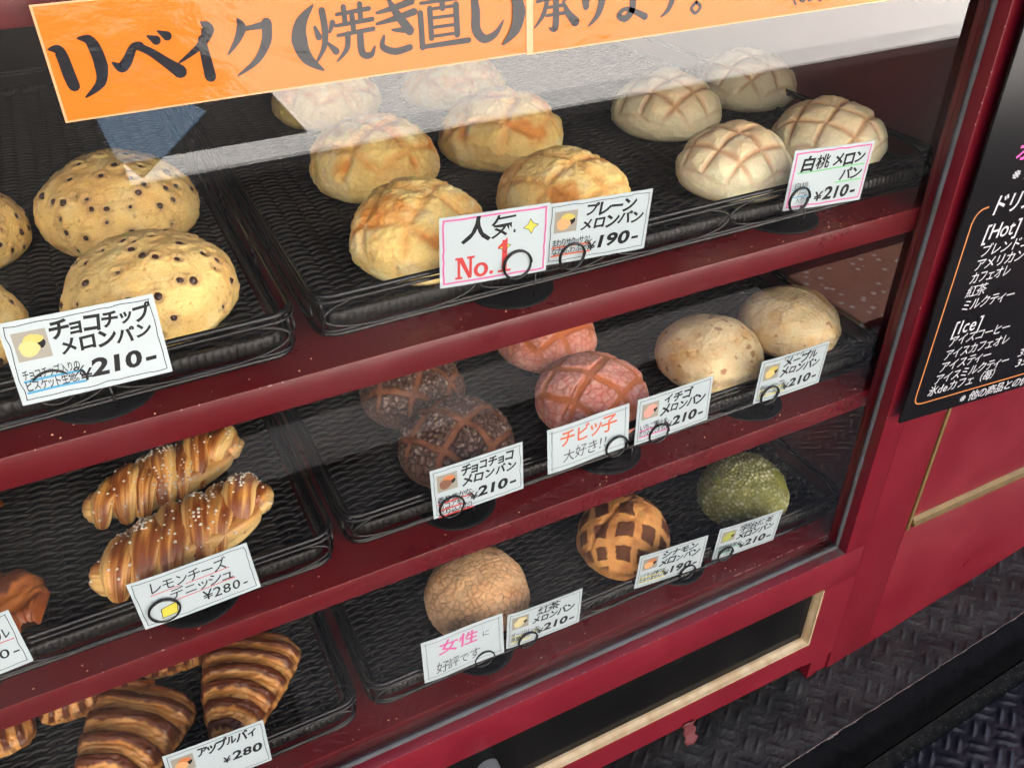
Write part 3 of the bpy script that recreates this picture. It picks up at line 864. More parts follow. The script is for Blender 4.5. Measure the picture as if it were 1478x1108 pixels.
            c = c * (1 - plate_[:, None]) + pl * plate_[:, None]
            c = mixc(c, lin((214, 100, 80)), cr * 0.5)
            d += plate_ * 0.034 - cr * 0.010 + fine * 0.005
    elif style == 'maple':
        c = np.tile(lin((255, 224, 172)), (len(P), 1))
        f1, f2, idn, rv = voronoi(P, 520, seed)
        cr = sst(0.026, 0.004, f2 - f1) * sst(-0.1, 0.4, med)
        c = mixc(c, lin((255, 236, 196)), rv[idn] * 0.5)
        c = mixc(c, lin((232, 176, 96)), sst(0.05, 0.5, fbm(P * 1.8 + s + 3, 3)) * 0.6)
        sp = sst(0.36, 0.46, fbm(P * np.array([5, 5, 7]) + s + 8, 2)); c = mixc(c, lin((172, 104, 60)), sp * 0.7)
        c = mixc(c, lin((214, 160, 92)), cr * 0.4); d += -cr * 0.012 + fine * 0.008 + rv[idn] * 0.010
    elif style == 'tea':
        f1, f2, idn, rv = voronoi(P, 520, seed)
        cr = sst(0.028, 0.004, f2 - f1)
        c = mixc(np.tile(lin((255, 208, 158)), (len(P), 1)), lin((244, 188, 134)), rv[idn] * 0.6)
        c = mixc(c, lin((236, 166, 100)), sst(0.0, 0.5, fbm(P * 1.5 + s, 2)) * 0.5)
        c = mixc(c, lin((150, 98, 60)), cr * 0.5 * sst(-.3, .3, med + .15)); d += -cr * 0.007 + rv[idn] * 0.006
        sp = sst(0.45, 0.55, fbm(P * 22 + s, 2)); c = mixc(c, lin((90, 55, 35)), sp * 0.7)
    elif style == 'cinnamon':
        gd, iu, iv = grid_lines(x + 1.1 * (xw - x), y + 1.1 * (yw - y), ang, 0.43, 0.05, 0.02, (.5, .5))
        ed = 0.020 * perlin(P * 8 + s) + 0.008 * perlin(P * 26 + s)
        chk = sst(0.068, 0.080, gd + ed) * sst(-0.1, 0.1, N[:, 2])
        h = np.abs(np.sin(iu * 12.9898 + iv * 78.233 + seed) * 43758.5) % 1
        chk *= (h < 0.93)
        c = mixc(np.tile(lin((240, 172, 100)), (len(P), 1)), lin((168, 88, 42)), sst(-0.15, 0.55, fbm(P * 2.0 + s + 2, 4)) * 0.85)
        c = mixc(c, lin((240, 184, 112)), sst(0.1, 0.5, fbm(P * 3.3 + s + 12, 3)) * 0.6)
        c = mixc(c, lin((98, 52, 34)), chk * 0.93); d += chk * 0.012 * (1 - 0) + fine * 0.006
        rd_ = np.abs(x * math.cos(ang + .9) + y * math.sin(ang + .9) - 0.12 + 0.1 * y * y + 0.03 * perlin(P * 4 + s))
        rdg = np.exp(-(rd_ / 0.045) ** 2) * up; d -= rdg * 0.03; c = mixc(c, lin((128, 62, 30)), rdg * 0.45)
    elif style == 'matcha':
        f1, f2, idn, rv = voronoi(P, 1050, seed)
        cr = sst(0.040, 0.006, f2 - f1)
        c = mixc(np.tile(lin((152, 152, 96)), (len(P), 1)), lin((204, 206, 168)), sst(0.15, 0.9, rv[idn]) * 0.7)
        c = mixc(c, lin((106, 104, 46)), cr * 0.8); d += -cr * 0.020 + rv[idn] * 0.022
        sm = sst(0.26, 0.18, np.sqrt((x - .52) ** 2 + (y + .45) ** 2)); c = mixc(c, lin((134, 134, 52)), sm * 0.85)
    # paler, plain underside
    c = mixc(c, lin((214, 168, 104)) if style not in ('choco', 'matcha') else lin((110, 84, 50)), sst(0.12, 0.0, P[:, 2]) * 0.8)
    # keep the flat base flat
    k = sst(0.0, 0.15, P[:, 2])
    # ragged biscuit skirt
    sk = np.exp(-((P[:, 2] - 0.20) / 0.10) ** 2) * (0.014 * perlin(P * 9 + s) + 0.010 * perlin(P * 22 + s)); d += sk
    Q = P + N * (d * (0.25 + 0.75 * k))[:, None]
    Q[:, 2] = np.maximum(Q[:, 2], 0)
    Q[P[:, 2] <= 0, 2] = 0
    Q = Q * np.array([R, R, H])
    return Q, c
WEAVE = 0.0024 + 0.0090 + 0.0024
def bun(name, style, x, y, z, R, H, seed, ang, label, group, tilt=(0, 0), ell=1.0):
    Q, c = bun_data(style, R, H, seed, ang)
    Q[:, 0] *= ell
    me = mesh_np(name, Q, DF, True, MB_soft, c)
    o = obj(name, me, None, (x, y, z + WEAVE + abs(tilt[0] + tilt[1]) * R * 0.6), (tilt[0], tilt[1], 0))
    tag(o, label, 'bread', group)
    return o
G_CH = 'chocolate chip melon buns'; G_PL = 'plain melon buns'; G_WH = 'white peach melon buns'
chipbuns = []
chipbuns.append(bun('melon_bun', 'chip', -0.6465, 0.2870, Z1, 0.0625, 0.066, 1, 0, 'largest yellow chocolate chip melon bun, behind the one with the price card', G_CH))
chipbuns.append(bun('melon_bun', 'chip', -0.6435, 0.1300, Z1, 0.0580, 0.058, 2, 0, 'chocolate chip melon bun directly behind the blue underlined price card', G_CH))
chipbuns.append(bun('melon_bun', 'chip', -0.7640, 0.2960, Z1, 0.0490, 0.058, 3, 0, 'chocolate chip melon bun cut by the left edge, upper of the two', G_CH))
chipbuns.append(bun('melon_bun', 'chip', -0.7690, 0.1400, Z1, 0.0470, 0.052, 4, 0, 'browner chocolate chip bun cut by the left edge, lower of the two', G_CH))
bun('melon_bun', 'plain', -0.4080, 0.4900, Z1, 0.0590, 0.056, 5, .3, 'plain melon bun peeking out under the orange banner at the left of its basket', G_PL)
bun('melon_bun', 'plain', -0.4250, 0.2850, Z1, 0.0590, 0.062, 6, .5, 'plain melon bun at the left behind the bun with the No. 1 card', G_PL)
bun('melon_bun', 'plain', -0.2600, 0.4850, Z1, 0.0600, 0.050, 7, .1, 'plain melon bun furthest back in the middle of the top basket', G_PL)
bun('melon_bun', 'plain', -0.2890, 0.2960, Z1, 0.0620, 0.062, 8, .9, 'large plain melon bun in the middle row of the top basket', G_PL)
bun('melon_bun', 'plain', -0.4450, 0.1230, Z1, 0.0545, 0.063, 9, .75, 'toasted plain melon bun directly behind the pink framed No. 1 card', G_PL)
bun('melon_bun', 'plain', -0.3080, 0.1400, Z1, 0.0560, 0.056, 10, .4, 'browned plain melon bun behind the 190 yen card', G_PL)
bun('melon_bun', 'peach', -0.1020, 0.2840, Z1, 0.0575, 0.058, 11, .35, 'cream melon bun with crossed grooves, back left of the white four', G_WH)
bun('melon_bun', 'peach', 0.0300, 0.3150, Z1, 0.0560, 0.056, 12, .15, 'tan topped melon bun with crossed grooves, furthest back of the white four', G_WH)
bun('melon_bun', 'peach', -0.1400, 0.1240, Z1, 0.0520, 0.057, 13, .2, 'pale cream melon bun with crossed grooves, front left of the white four', G_WH)
bun('melon_bun', 'peach', -0.0150, 0.1370, Z1, 0.0540, 0.056, 14, .45, 'pale cream melon bun behind the pink framed white peach card', G_WH)
G_CC = 'cocoa melon buns'; G_ST = 'pink strawberry melon buns'; G_MA = 'maple melon buns'
bun('melon_bun', 'choco', -0.4350, 0.2080, Z2, 0.0500, 0.056, 21, .9, 'dark cocoa melon bun half hidden under the shelf edge', G_CC)
bun('melon_bun', 'choco', -0.4300, 0.1120, Z2, 0.0515, 0.056, 22, .55, 'sugar frosted cocoa melon bun behind its own price card', G_CC)
bun('melon_bun', 'strawberry', -0.2710, 0.2330, Z2, 0.0525, 0.056, 23, .2, 'pink strawberry melon bun at the back, partly under the shelf edge', G_ST)
bun('melon_bun', 'strawberry', -0.2850, 0.1160, Z2, 0.0540, 0.056, 24, .5, 'pink strawberry melon bun in front, behind the card in red and black handwriting', G_ST)
bun('melon_bun', 'maple', -0.1385, 0.1240, Z2, 0.0545, 0.055, 25, 0, 'smooth maple melon bun with small brown spots, left of the two', G_MA)
bun('melon_bun', 'maple', -0.0235, 0.1330, Z2, 0.0555, 0.054, 28, 0, 'crackled pale maple melon bun at the right end of its basket', G_MA)
bun('melon_bun', 'tea', -0.4185, 0.1120, Z3, 0.0555, 0.063, 31, 0, 'round tan tea melon bun with fine cracks on the bottom shelf', None)
bun('melon_bun', 'cinnamon', -0.2380, 0.1080, Z3, 0.0520, 0.070, 32, .95, 'orange brown cinnamon melon bun with dark brown squares', None)
bun('melon_bun', 'matcha', -0.0712, 0.1060, Z3, 0.0530, 0.066, 33, 0, 'green matcha melon bun with pebbled crust', None)

# chocolate chips pressed in the crust
def chip_mesh():
    a = np.linspace(0, 2 * PI, 10, endpoint=False)
    V = []; rings = [(1, -0.3), (1.0, 0.15), (0.72, 0.55), (0.28, 0.85)]
    for r, z in rings: V += [(r * math.cos(q) * 0.0036, r * math.sin(q) * 0.0036, z * 0.0036) for q in a]
    V.append((0, 0, 0.0037))
    F = [(k * 10 + i, k * 10 + (i + 1) % 10, (k + 1) * 10 + (i + 1) % 10, (k + 1) * 10 + i) for k in range(3) for i in range(10)]
    F += [(30 + i, 30 + (i + 1) % 10, 40) for i in range(10)]
    return mesh_np('chocolate_chip', V, F, True, M_chip)
CM = chip_mesh()
for bi, o in enumerate(chipbuns):
    me = o.data
    n = len(me.vertices); cv = np.zeros(n * 3); me.vertices.foreach_get('co', cv); cv = cv.reshape(-1, 3)
    nv_ = np.zeros(n * 3); me.vertices.foreach_get('normal', nv_); nv_ = nv_.reshape(-1, 3)
    r = np.random.RandomState(40 + bi)
    for i in chip_spots(bi + 1):
        c = obj('chocolate_chip', CM, o)
        c.location = tuple(cv[i] - nv_[i] * r.uniform(-0.0002, 0.0022))
        c.rotation_mode = 'QUATERNION'; c.rotation_quaternion = Vector(nv_[i] + r.normal(0, .45, 3)).to_track_quat('Z', 'Y')
        s_ = r.uniform(0.65, 1.0); c.scale = (s_, s_ * r.uniform(.75, 1.05), s_)

# ---- pastries as shaped height fields
def slab(nu, nv, outline, height, colour, name, mat, disp=None):
    """closed loaf: u along x (-1..1), v across; outline(u)->half width, height(u,v)->(z), colour(P)->rgb"""
    u = np.linspace(-1, 1, nu); v_ = np.linspace(0, 2 * PI, nv, endpoint=False)
    U, T = np.meshgrid(u, v_, indexing='ij'); U = U.ravel(); T = T.ravel()
    V, c = height(U, T)
    idx = np.arange(nu * nv).reshape(nu, nv); nx = np.roll(idx, -1, 1)
    F = np.stack([idx[:-1], nx[:-1], nx[1:], idx[1:]], -1).reshape(-1, 4)
    return mesh_np(name, V, F, True, mat, c)
def lobe(name, P, r0, seed, flat=0.8, pale_side=1, mat=None):
    """one fold of laminated dough: tapered, bent roll along the polyline P"""
    P = np.array(P, float); n = 34
    t = np.linspace(0, 1, n); k = len(P) - 1
    Q = []
    for q in t:
        i = min(int(q * k), k - 1); f = q * k - i
        p0, p1, p2, p3 = P[max(i - 1, 0)], P[i], P[i + 1], P[min(i + 2, k)]
        Q.append(0.5 * ((2 * p1) + (-p0 + p2) * f + (2 * p0 - 5 * p1 + 4 * p2 - p3) * f * f + (-p0 + 3 * p1 - 3 * p2 + p3) * f ** 3))
    Q = np.array(Q); T = np.gradient(Q, axis=0); T /= np.linalg.norm(T, axis=1)[:, None]
    up = np.array([0, 0, 1.0]); S_ = np.cross(T, up); S_ /= np.linalg.norm(S_, axis=1)[:, None]; U_ = np.cross(S_, T)
    m_ = 60; a = np.linspace(0, 2 * PI, m_, endpoint=False)
    env = np.clip(1 - np.abs(2 * t - 1) ** 2.6, 0, 1) ** 0.5
    A, TT = np.meshgrid(a, t); A = A.ravel(); TT = TT.ravel()
    E_ = np.repeat(env, m_)
    n3 = np.c_[np.cos(A) * 1.1, np.sin(A) * 1.1, TT * 3]
    s = seed * 4.7
    rr = r0 * E_ * (1 + 0.10 * perlin(n3 * 1.4 + s) + 0.09 * perlin(np.c_[np.cos(A) * 3.4, np.sin(A) * 3.4, TT * 1.2] + s) + 0.035 * perlin(np.c_[np.cos(A) * 9, np.sin(A) * 9, TT * 2] + s) + 0.02 * perlin(n3 * 9 + s))
    V = np.repeat(Q, m_, 0) + rr[:, None] * (np.cos(A)[:, None] * np.repeat(S_, m_, 0) * 1.0 + (np.sin(A) * flat)[:, None] * np.repeat(U_, m_, 0))
    idx = np.arange(n * m_).reshape(n, m_); nx = np.roll(idx, -1, 1)
    F = np.stack([idx[:-1], nx[:-1], nx[1:], idx[1:]], -1).reshape(-1, 4)
    crest = sst(0.25, 0.95, np.sin(A + 0.35 * pale_side))
    fib = perlin(np.c_[np.cos(A) * 6, np.sin(A) * 6, TT * 1.5] + s)
    c = np.tile(lin((248, 206, 130)), (len(A), 1))
    c = mixc(c, lin((226, 148, 66)), np.clip(crest * 0.75 + 0.5 * fib + .1, 0, 1))
    c = mixc(c, lin((132, 62, 26)), sst(0.62, 1.15, crest + 0.6 * perlin(n3 * 1.5 + s + 3) + 0.45 * fib) * 0.9)
    c = mixc(c, lin((168, 92, 40)), sst(0.30, 0.42, perlin(np.c_[np.cos(A) * 9, np.sin(A) * 9, TT * 2] + s)) * 0.6)
    c = mixc(c, lin((248, 214, 150)), sst(0.35, 0.9, np.cos(A) * pale_side + 0.3 * fib) * (1 - crest) * 0.55)
    return mesh_np(name, V, F, True, MB_glaze, c)
def danish(x, y, z, yaw, L, Wd, H, seed, nf, label):
    t = empty('braided_pastry', (x, y, z + WEAVE), label, 'pastry', 'braided lemon cheese pastries', (0, 0, yaw))
    r = np.random.RandomState(seed)
    # underlying body
    body = lobe('dough_base', [(-L * .50, 0, H * .36), (-L * .2, .001, H * .40), (L * .2, -.001, H * .40), (L * .50, 0, H * .36)], Wd * .43, seed + .5, 0.62)
    obj('dough_base', body, t)
    for i in range(nf):
        u = -0.5 + (i + 0.5) / nf; u += r.uniform(-.012, .012)
        cx_ = u * L * 0.96; tap = math.sqrt(max(0.05, 1 - (abs(u) * 2) ** 3.0))
        hw = Wd * .50 * tap; sk = L / nf * r.uniform(0.85, 1.25)
        side = 1 if i % 2 else -1
        P = [(cx_ - sk * .9, -hw * 0.96, H * .20), (cx_ - sk * .45, -hw * .55, H * .62), (cx_ + sk * .1, r.uniform(-.1, .1) * hw, H * (.74 + .05 * side)), (cx_ + sk * .6, hw * .55, H * .60), (cx_ + sk * 1.0, hw * 0.96, H * .20)]
        me = lobe('dough_fold', P, L / nf * r.uniform(.60, .74), seed * 10 + i, r.uniform(.62, .8), 1 if r.uniform() < .6 else -1)
        obj('dough_fold', me, t)
    for e in (-1, 1):
        me = lobe('dough_end', [(e * L * .40, -.008, H * .4), (e * L * .48, 0, H * .42), (e * L * .53, .010, H * .3)], Wd * .24, seed * 7 + e, 0.8)
        obj('dough_end', me, t)
    return t
def sugar_mesh(host, n, seed, smin=0.0006, smax=0.0015):
    cl_ = []
    for ch in [o for o in COL.objects if o.parent is host]:
        me = ch.data; nn_ = len(me.vertices); q_ = np.zeros(nn_ * 3); me.vertices.foreach_get('co', q_); cl_.append(q_.reshape(-1, 3))
    cv = np.concatenate(cl_)
    # keep only what lies on the outside, seen from above
    g_ = {}
    for i_, p_ in enumerate(cv):
        k_ = (int(p_[0] / .003), int(p_[1] / .003))
        if k_ not in g_ or cv[g_[k_], 2] < p_[2]: g_[k_] = i_
    r = np.random.RandomState(seed); top = np.array([i_ for i_ in g_.values() if cv[i_, 2] > 0.3 * cv[:, 2].max()])
    mb_ = MB()
    oc = np.array([(1, 0, 0), (-1, 0, 0), (0, 1, 0), (0, -1, 0), (0, 0, 1), (0, 0, -1)], float)
    of = [(0, 2, 4), (2, 1, 4), (1, 3, 4), (3, 0, 4), (2, 0, 5), (1, 2, 5), (3, 1, 5), (0, 3, 5)]
    cl = r.choice(top, 9)
    for i in range(n):
        if i < n * 0.6: k = cl[r.randint(9)]; p = cv[k] + r.normal(0, 0.0045, 3); j = np.argmin(((cv[top, :2] - p[:2]) ** 2).sum(1)); p = cv[top[j]]
        else: p = cv[r.choice(top)]
        mb_.add(p + oc * r.uniform(smin, smax) * r.uniform(0.7, 1.2, (6, 3)), of)
    o = mb_.obj('sugar_grains', M_sugar, host, True); o['kind'] = 'stuff'
G_DA = 'braided lemon cheese pastries'
def place(name, me, x, y, z, yaw, label, cat, group, tilt=0.0):
    o = obj(name, me, None, (x, y, z + WEAVE), (0, tilt, yaw)); return tag(o, label, cat, group)
d1 = danish(-0.6720, 0.1920, Z2, 0.27, 0.118, 0.062, 0.042, 1, 7, 'sugar sprinkled braided pastry at the back, partly under the shelf edge')
d2 = danish(-0.6700, 0.1080, Z2, 0.28, 0.124, 0.072, 0.044, 2, 6, 'sugar sprinkled braided pastry in front, behind the card with the yellow lemon square')
sugar_mesh(d1, 190, 3, 0.0007, 0.0019); sugar_mesh(d2, 260, 4, 0.0007, 0.0019)
def pie(name, L, Wd, H, seed, nr=8, dark=False, skew=0.0):
    """puff pastry pocket, blunt at the back and narrowing to the front, with raised glazed ridges across it"""
    def hf(U, T):
        s = seed * 5.1
        cs, sn = np.cos(T), np.sin(T)
        t = (U + 1) / 2
        wid = np.interp(t, [0, .06, .2, .45, .7, .85, .94, 1], [0.10, .34, .58, .86, 1.04, 1.06, .80, .12])
        n3 = np.c_[U * 2.5, cs, sn]
        bow = 0.30 * (cs * 0.9) ** 2 - 0.12 * cs
        ph = t * nr + bow * nr * 0.18 + 0.16 * perlin(np.c_[U * 2, cs * 1.5, sn * 0] + s)
        rg = 0.5 + 0.5 * np.cos(ph * 2 * PI)
        topm = sst(0.02, 0.30, sn)
        hem = sst(0.84, 0.96, np.abs(cs))
        rr = 1 + 0.03 * fbm(n3 * 3 + s, 3) + topm * 0.05 * (rg ** 1.4 - .5) * (1 - hem)
        sc_ = 1 + 0.018 * np.cos(ph * 2 * PI) * np.abs(cs)
        env = np.clip(1 - np.abs(U) ** 6, 0, 1) ** 0.5
        hh = (0.45 + 0.55 * np.sin(np.clip(t * .95 + .02, 0, 1) * PI)) * env
        x = U * L / 2 + (0.010 * (cs > 0) * cs ** 2 * sst(.5, .9, t)) + skew * cs ** 2
        y = cs * Wd / 2 * wid * rr * sc_
        top = np.abs(sn) ** 0.72
        z = H * 0.22 + np.where(sn > 0, top * H * 0.78, -np.abs(sn) * H * 0.22) * hh * rr + topm * (0.0040 * sst(0.35, 0.85, rg) + 0.0010 * perlin(np.c_[ph * 9, cs * 2, sn] + s) + 0.0012 * perlin(n3 * 7 + s)) * (1 - hem)
        z = np.maximum(z, 0)
        la = lin((226, 164, 92)) if not dark else lin((176, 102, 50))
        dk = lin((92, 38, 18)) if not dark else lin((92, 44, 24))
        c = np.tile(la, (len(U), 1))
        lay = perlin(np.c_[ph * 7, cs * 1.2, sn] + s)
        c = mixc(c, lin((200, 122, 56)), sst(-.1, .4, lay) * 0.7)
        c = mixc(c, lin((150, 84, 40)), sst(0.25, 0.5, perlin(np.c_[ph * 15, cs * 1.5, sn] + s + 9)) * 0.5)
        c = mixc(c, lin((240, 196, 130)), sst(0.0, 0.5, fbm(n3 * 2.2 + s + 3, 3)) * 0.4 * (0 if dark else 1))
        dm = sst(0.48, 0.64, rg + 0.30 * fbm(np.c_[ph * 2, cs * 5, sn * 0] + s, 4)) * topm
        c = mixc(c, dk, dm * 0.95)
        c = mixc(c, dk, hem * sst(-.2, .5, fbm(n3 * 4 + s, 2) + .1) * 0.8)
        c = mixc(c, lin((176, 90, 36)), sst(0.90, 1.0, t) * 0.8)
        return np.c_[x, y, z], c
    return slab(190, 110, None, hf, None, name, MB_glaze)
G_AP = 'ridged apple pies'
place('apple_pie', pie('apple_pie', 0.128, 0.090, 0.032, 1, 7), -0.6640, 0.1180, Z3, 1.12, 'glossy apple pie with dark ridges, rightmost in the bottom left basket', 'pastry', G_AP)
place('apple_pie', pie('apple_pie', 0.130, 0.094, 0.032, 2, 6), -0.7740, 0.1040, Z3, 1.0, 'apple pie with broad dark ridges at the bottom edge, left of the two whole ones', 'pastry', G_AP)
place('apple_pie', pie('apple_pie', 0.100, 0.060, 0.030, 3, 7), -0.7000, 0.1950, Z3, 0.30, 'lighter apple pie mostly hidden behind the rightmost ridged pie', 'pastry', G_AP)
place('apple_pie', pie('apple_pie', 0.090, 0.060, 0.028, 4, 7), -0.7980, 0.1860, Z3, 0.30, 'lighter apple pie peeking out behind the broad ridged pie', 'pastry', G_AP)
place('apple_pie', pie('apple_pie', 0.090, 0.060, 0.028, 5, 7), -0.8900, 0.1750, Z3, 0.30, 'apple pie at the left edge of the bottom shelf, only its tip showing', 'pastry', G_AP)
place('puff_pastry', pie('puff_pastry', 0.120, 0.084, 0.040, 6, 5, dark=True), -0.8440, 0.1070, Z2, -0.55, 'dark brown layered pastry cut by the left edge of the middle shelf', 'pastry', None)
place('puff_pastry', pie('puff_pastry', 0.090, 0.060, 0.036, 7, 5), -0.8550, 0.2150, Z2, 0.2, 'small tip of a golden pastry at the far left under the shelf edge', 'pastry', None)

# crumbs lying about
mbk = MB()
rk = np.random.RandomState(21)
def crumb(x, y, z, s_):
    oc = np.array([(1, 0, 0), (-1, 0, 0), (0, 1, 0), (0, -1, 0), (0, 0, 1), (0, 0, -.4)], float)
    of = [(0, 2, 4), (2, 1, 4), (1, 3, 4), (3, 0, 4), (2, 0, 5), (1, 2, 5), (3, 1, 5), (0, 3, 5)]
    mbk.add(np.array([x, y, z + s_ * .4]) + oc * s_ * rk.uniform(0.6, 1.3, (6, 3)), of)
for zs in (Z1, Z2, Z3):
    for i in range(42): crumb(rk.uniform(-0.85, 0.0), rk.uniform(0.032, 0.048), zs, rk.uniform(0.0003, 0.0009) * rk.choice([1, 1, 1.3]))
    for i in range(60): crumb(rk.uniform(-0.85, 0.02), rk.uniform(0.075, 0.38), zs + WEAVE, rk.uniform(0.0003, 0.0008))
for x, y, s_ in ((-0.3265, 0.128, 0.0022), (-0.3300, 0.131, 0.0018), (-0.3235, 0.1265, 0.0014), (-0.3290, 0.1265, 0.0015)): crumb(x, y, Z2 + WEAVE, s_)
for x, y, s_ in ((-0.729, 0.206, 0.003), (-0.7260, 0.207, 0.0022)): crumb(x, y, Z2 + WEAVE, s_)
o = mbk.obj('bread_crumbs', M_crumb); tag(o, 'pale bread crumbs scattered over the red shelf edges and woven baskets', 'crumbs', kind='stuff')

# ================================================================ LETTERING
DG = None
_glyph = {}
def glyph(ch, off=0.0):
    key = (ch, round(off, 4))
    if key in _glyph: return _glyph[key]
    cu = bpy.data.curves.new('g', 'FONT'); cu.body = ch; cu.size = 1.0; cu.offset = off; cu.resolution_u = 3; cu.fill_mode = 'FRONT'; cu.dimensions = '2D'
    o = bpy.data.objects.new('g', cu)
    me = bpy.data.meshes.new_from_object(o)
    n = len(me.vertices)
    if n:
        V = np.zeros(n * 3); me.vertices.foreach_get('co', V); V = V.reshape(-1, 3)[:, :2]
        F = [tuple(p.vertices) for p in me.polygons]
    else: V = np.zeros((0, 2)); F = []
    bpy.data.meshes.remove(me); bpy.data.objects.remove(o); bpy.data.curves.remove(cu)
    _glyph[key] = (V, F); return _glyph[key]
NARROW = {'i': .3, 'l': .3, '.': .35, '!': .4, '-': .55, '(': .45, ')': .45, '[': .42, ']': .42, ' ': .3, 'o': .62, 'N': .72, 't': .38, 'c': .55, 'e': .58, 'H': .74, 'd': .62, 'I': .34, 'O': .8, '0': .62, '1': .5, '2': .6, '9': .6, '8': .6, '%': .6, '3': .6, '5': .6, ',': .3, '@': .62, '\u00a5': .62}
def text_2d(txt, width, height, off=0.0, jit=0.0, rise=0.0, shear=0.0, seed=0, stretch=True, big=None):
    """returns V2,F for one line in a box width x height with its lower-left at 0,0"""
    r = np.random.RandomState(seed + len(txt) * 7)
    adv = [NARROW.get(c, 1.0) for c in txt]
    small = set('ョッュィャォ')
    adv = [a * (0.8 if c in small else 1) for a, c in zip(adv, txt)]
    tot = sum(adv); X = 0; Vs = []; Fs = []; n = 0
    for c, a in zip(txt, adv):
        V, F = glyph(c, off * (0.45 if c in '桃紅茶宇治抹気豊' else 1))
        if len(V):
            V = V.copy()
            if a >= 0.75 or c in small:   # full width glyph box: 1 x 1 with descent .12
                V = (V - np.array([0.5, 0.36])); cxx = 0.5
                V = V / 0.92
            else:
                V = V - np.array([(V[:, 0].min() + V[:, 0].max()) / 2, 0.36]); cxx = a / 2
                V = V * 1.12
            s_ = 1 + (r.uniform(-jit, jit) if jit else 0); th = r.uniform(-jit, jit) * 0.6
            V = V @ np.array([[math.cos(th), math.sin(th)], [-math.sin(th), math.cos(th)]]) * s_
            V[:, 0] += shear * V[:, 1]
            V = V + np.array([X + (a / 2), 0.5 + (r.uniform(-jit, jit) * 0.35 if jit else 0)])
            Vs.append(V); Fs += [tuple(i + n for i in f) for f in F]; n += len(V)
        X += a
    if not Vs: return np.zeros((0, 2)), []
    V = np.concatenate(Vs)
    V[:, 0] *= width / tot; V[:, 1] *= height
    V[:, 1] += rise * V[:, 0]
    return V, Fs
def ribbon(P, w):
    """brush stroke outline from a 2-D polyline with widths"""
    P = np.array(P, float); w = np.array(w, float)
    # catmull-rom resample
    if len(P) > 2:
        Q = []; Wq = []
        for i in range(len(P) - 1):
            p0, p1, p2, p3 = P[max(i - 1, 0)], P[i], P[i + 1], P[min(i + 2, len(P) - 1)]
            for t in np.linspace(0, 1, 7)[:-1]:
                Q.append(0.5 * ((2 * p1) + (-p0 + p2) * t + (2 * p0 - 5 * p1 + 4 * p2 - p3) * t * t + (-p0 + 3 * p1 - 3 * p2 + p3) * t ** 3)); Wq.append(w[i] * (1 - t) + w[i + 1] * t)
        Q.append(P[-1]); Wq.append(w[-1]); P = np.array(Q); w = np.array(Wq)
    T = np.gradient(P, axis=0); T /= np.linalg.norm(T, axis=1)[:, None] + 1e-9
    N = np.c_[-T[:, 1], T[:, 0]]
    A = P + N * w[:, None] / 2; B = P - N * w[:, None] / 2
    n = len(P); V = np.concatenate([A, B]); F = [(i, i + 1, n + i + 1, n + i) for i in range(n - 1)]
    # round caps
    for e, sgn in ((0, -1), (n - 1, 1)):
        k = len(V); c = P[e]; r = w[e] / 2
        a0 = math.atan2(T[e][1] * sgn, T[e][0] * sgn)
        arc = [c + r * np.array([math.cos(a0 + q), math.sin(a0 + q)]) for q in np.linspace(-PI / 2, PI / 2, 6)]
        V = np.concatenate([V, np.array(arc)]); F.append(tuple(range(k, k + 6)))
    return V, F
BEND = [0.0, 0.0, 0.04]
def bend(u, v): return BEND[0] * (u / BEND[2]) ** 2 + BEND[1] * np.sin(u / BEND[2] * 3.6 + .6)
class Ink:
    """flat print on a plane: u right, v up; each layer a hair further out"""
    def __init__(s): s.V = []; s.F = []; s.n = 0; s.k = 0
    def add(s, V, F, du=0, dv=0):
        if len(V) == 0: return s
        s.V.append(np.c_[V + np.array([du, dv]), np.full(len(V), s.k * 0.000006)]); s.F += [tuple(i + s.n for i in f) for f in F]; s.n += len(V); s.k += 1
        return s
    def text(s, t, u, v, w, h, **k): V, F = text_2d(t, w, h, **k); return s.add(V, F, u, v)
    def stroke(s, P, w):
        w = [w] * len(P) if np.isscalar(w) else w
        return s.add(*ribbon(P, w))
    def obj(s, name, mat, parent, lift):
        if not s.V: return
        V = np.concatenate(s.V); V3 = np.c_[V[:, 0], -lift - V[:, 2] + bend(V[:, 0], V[:, 1]), V[:, 1]]
        return obj(name, mesh_np(name, V3, s.F, False, mat), parent)
def wobble_line(p, q, n, amp, seed, w, ink, notch=True):
    r = np.random.RandomState(seed); p = np.array(p); q = np.array(q)
    t = np.linspace(0, 1, n); P = p + (q - p) * t[:, None]
    d = (q - p) / np.linalg.norm(q - p); N = np.array([-d[1], d[0]])
    P = P + N * (r.normal(0, amp, n))[:, None]
    ink.stroke(P, w)

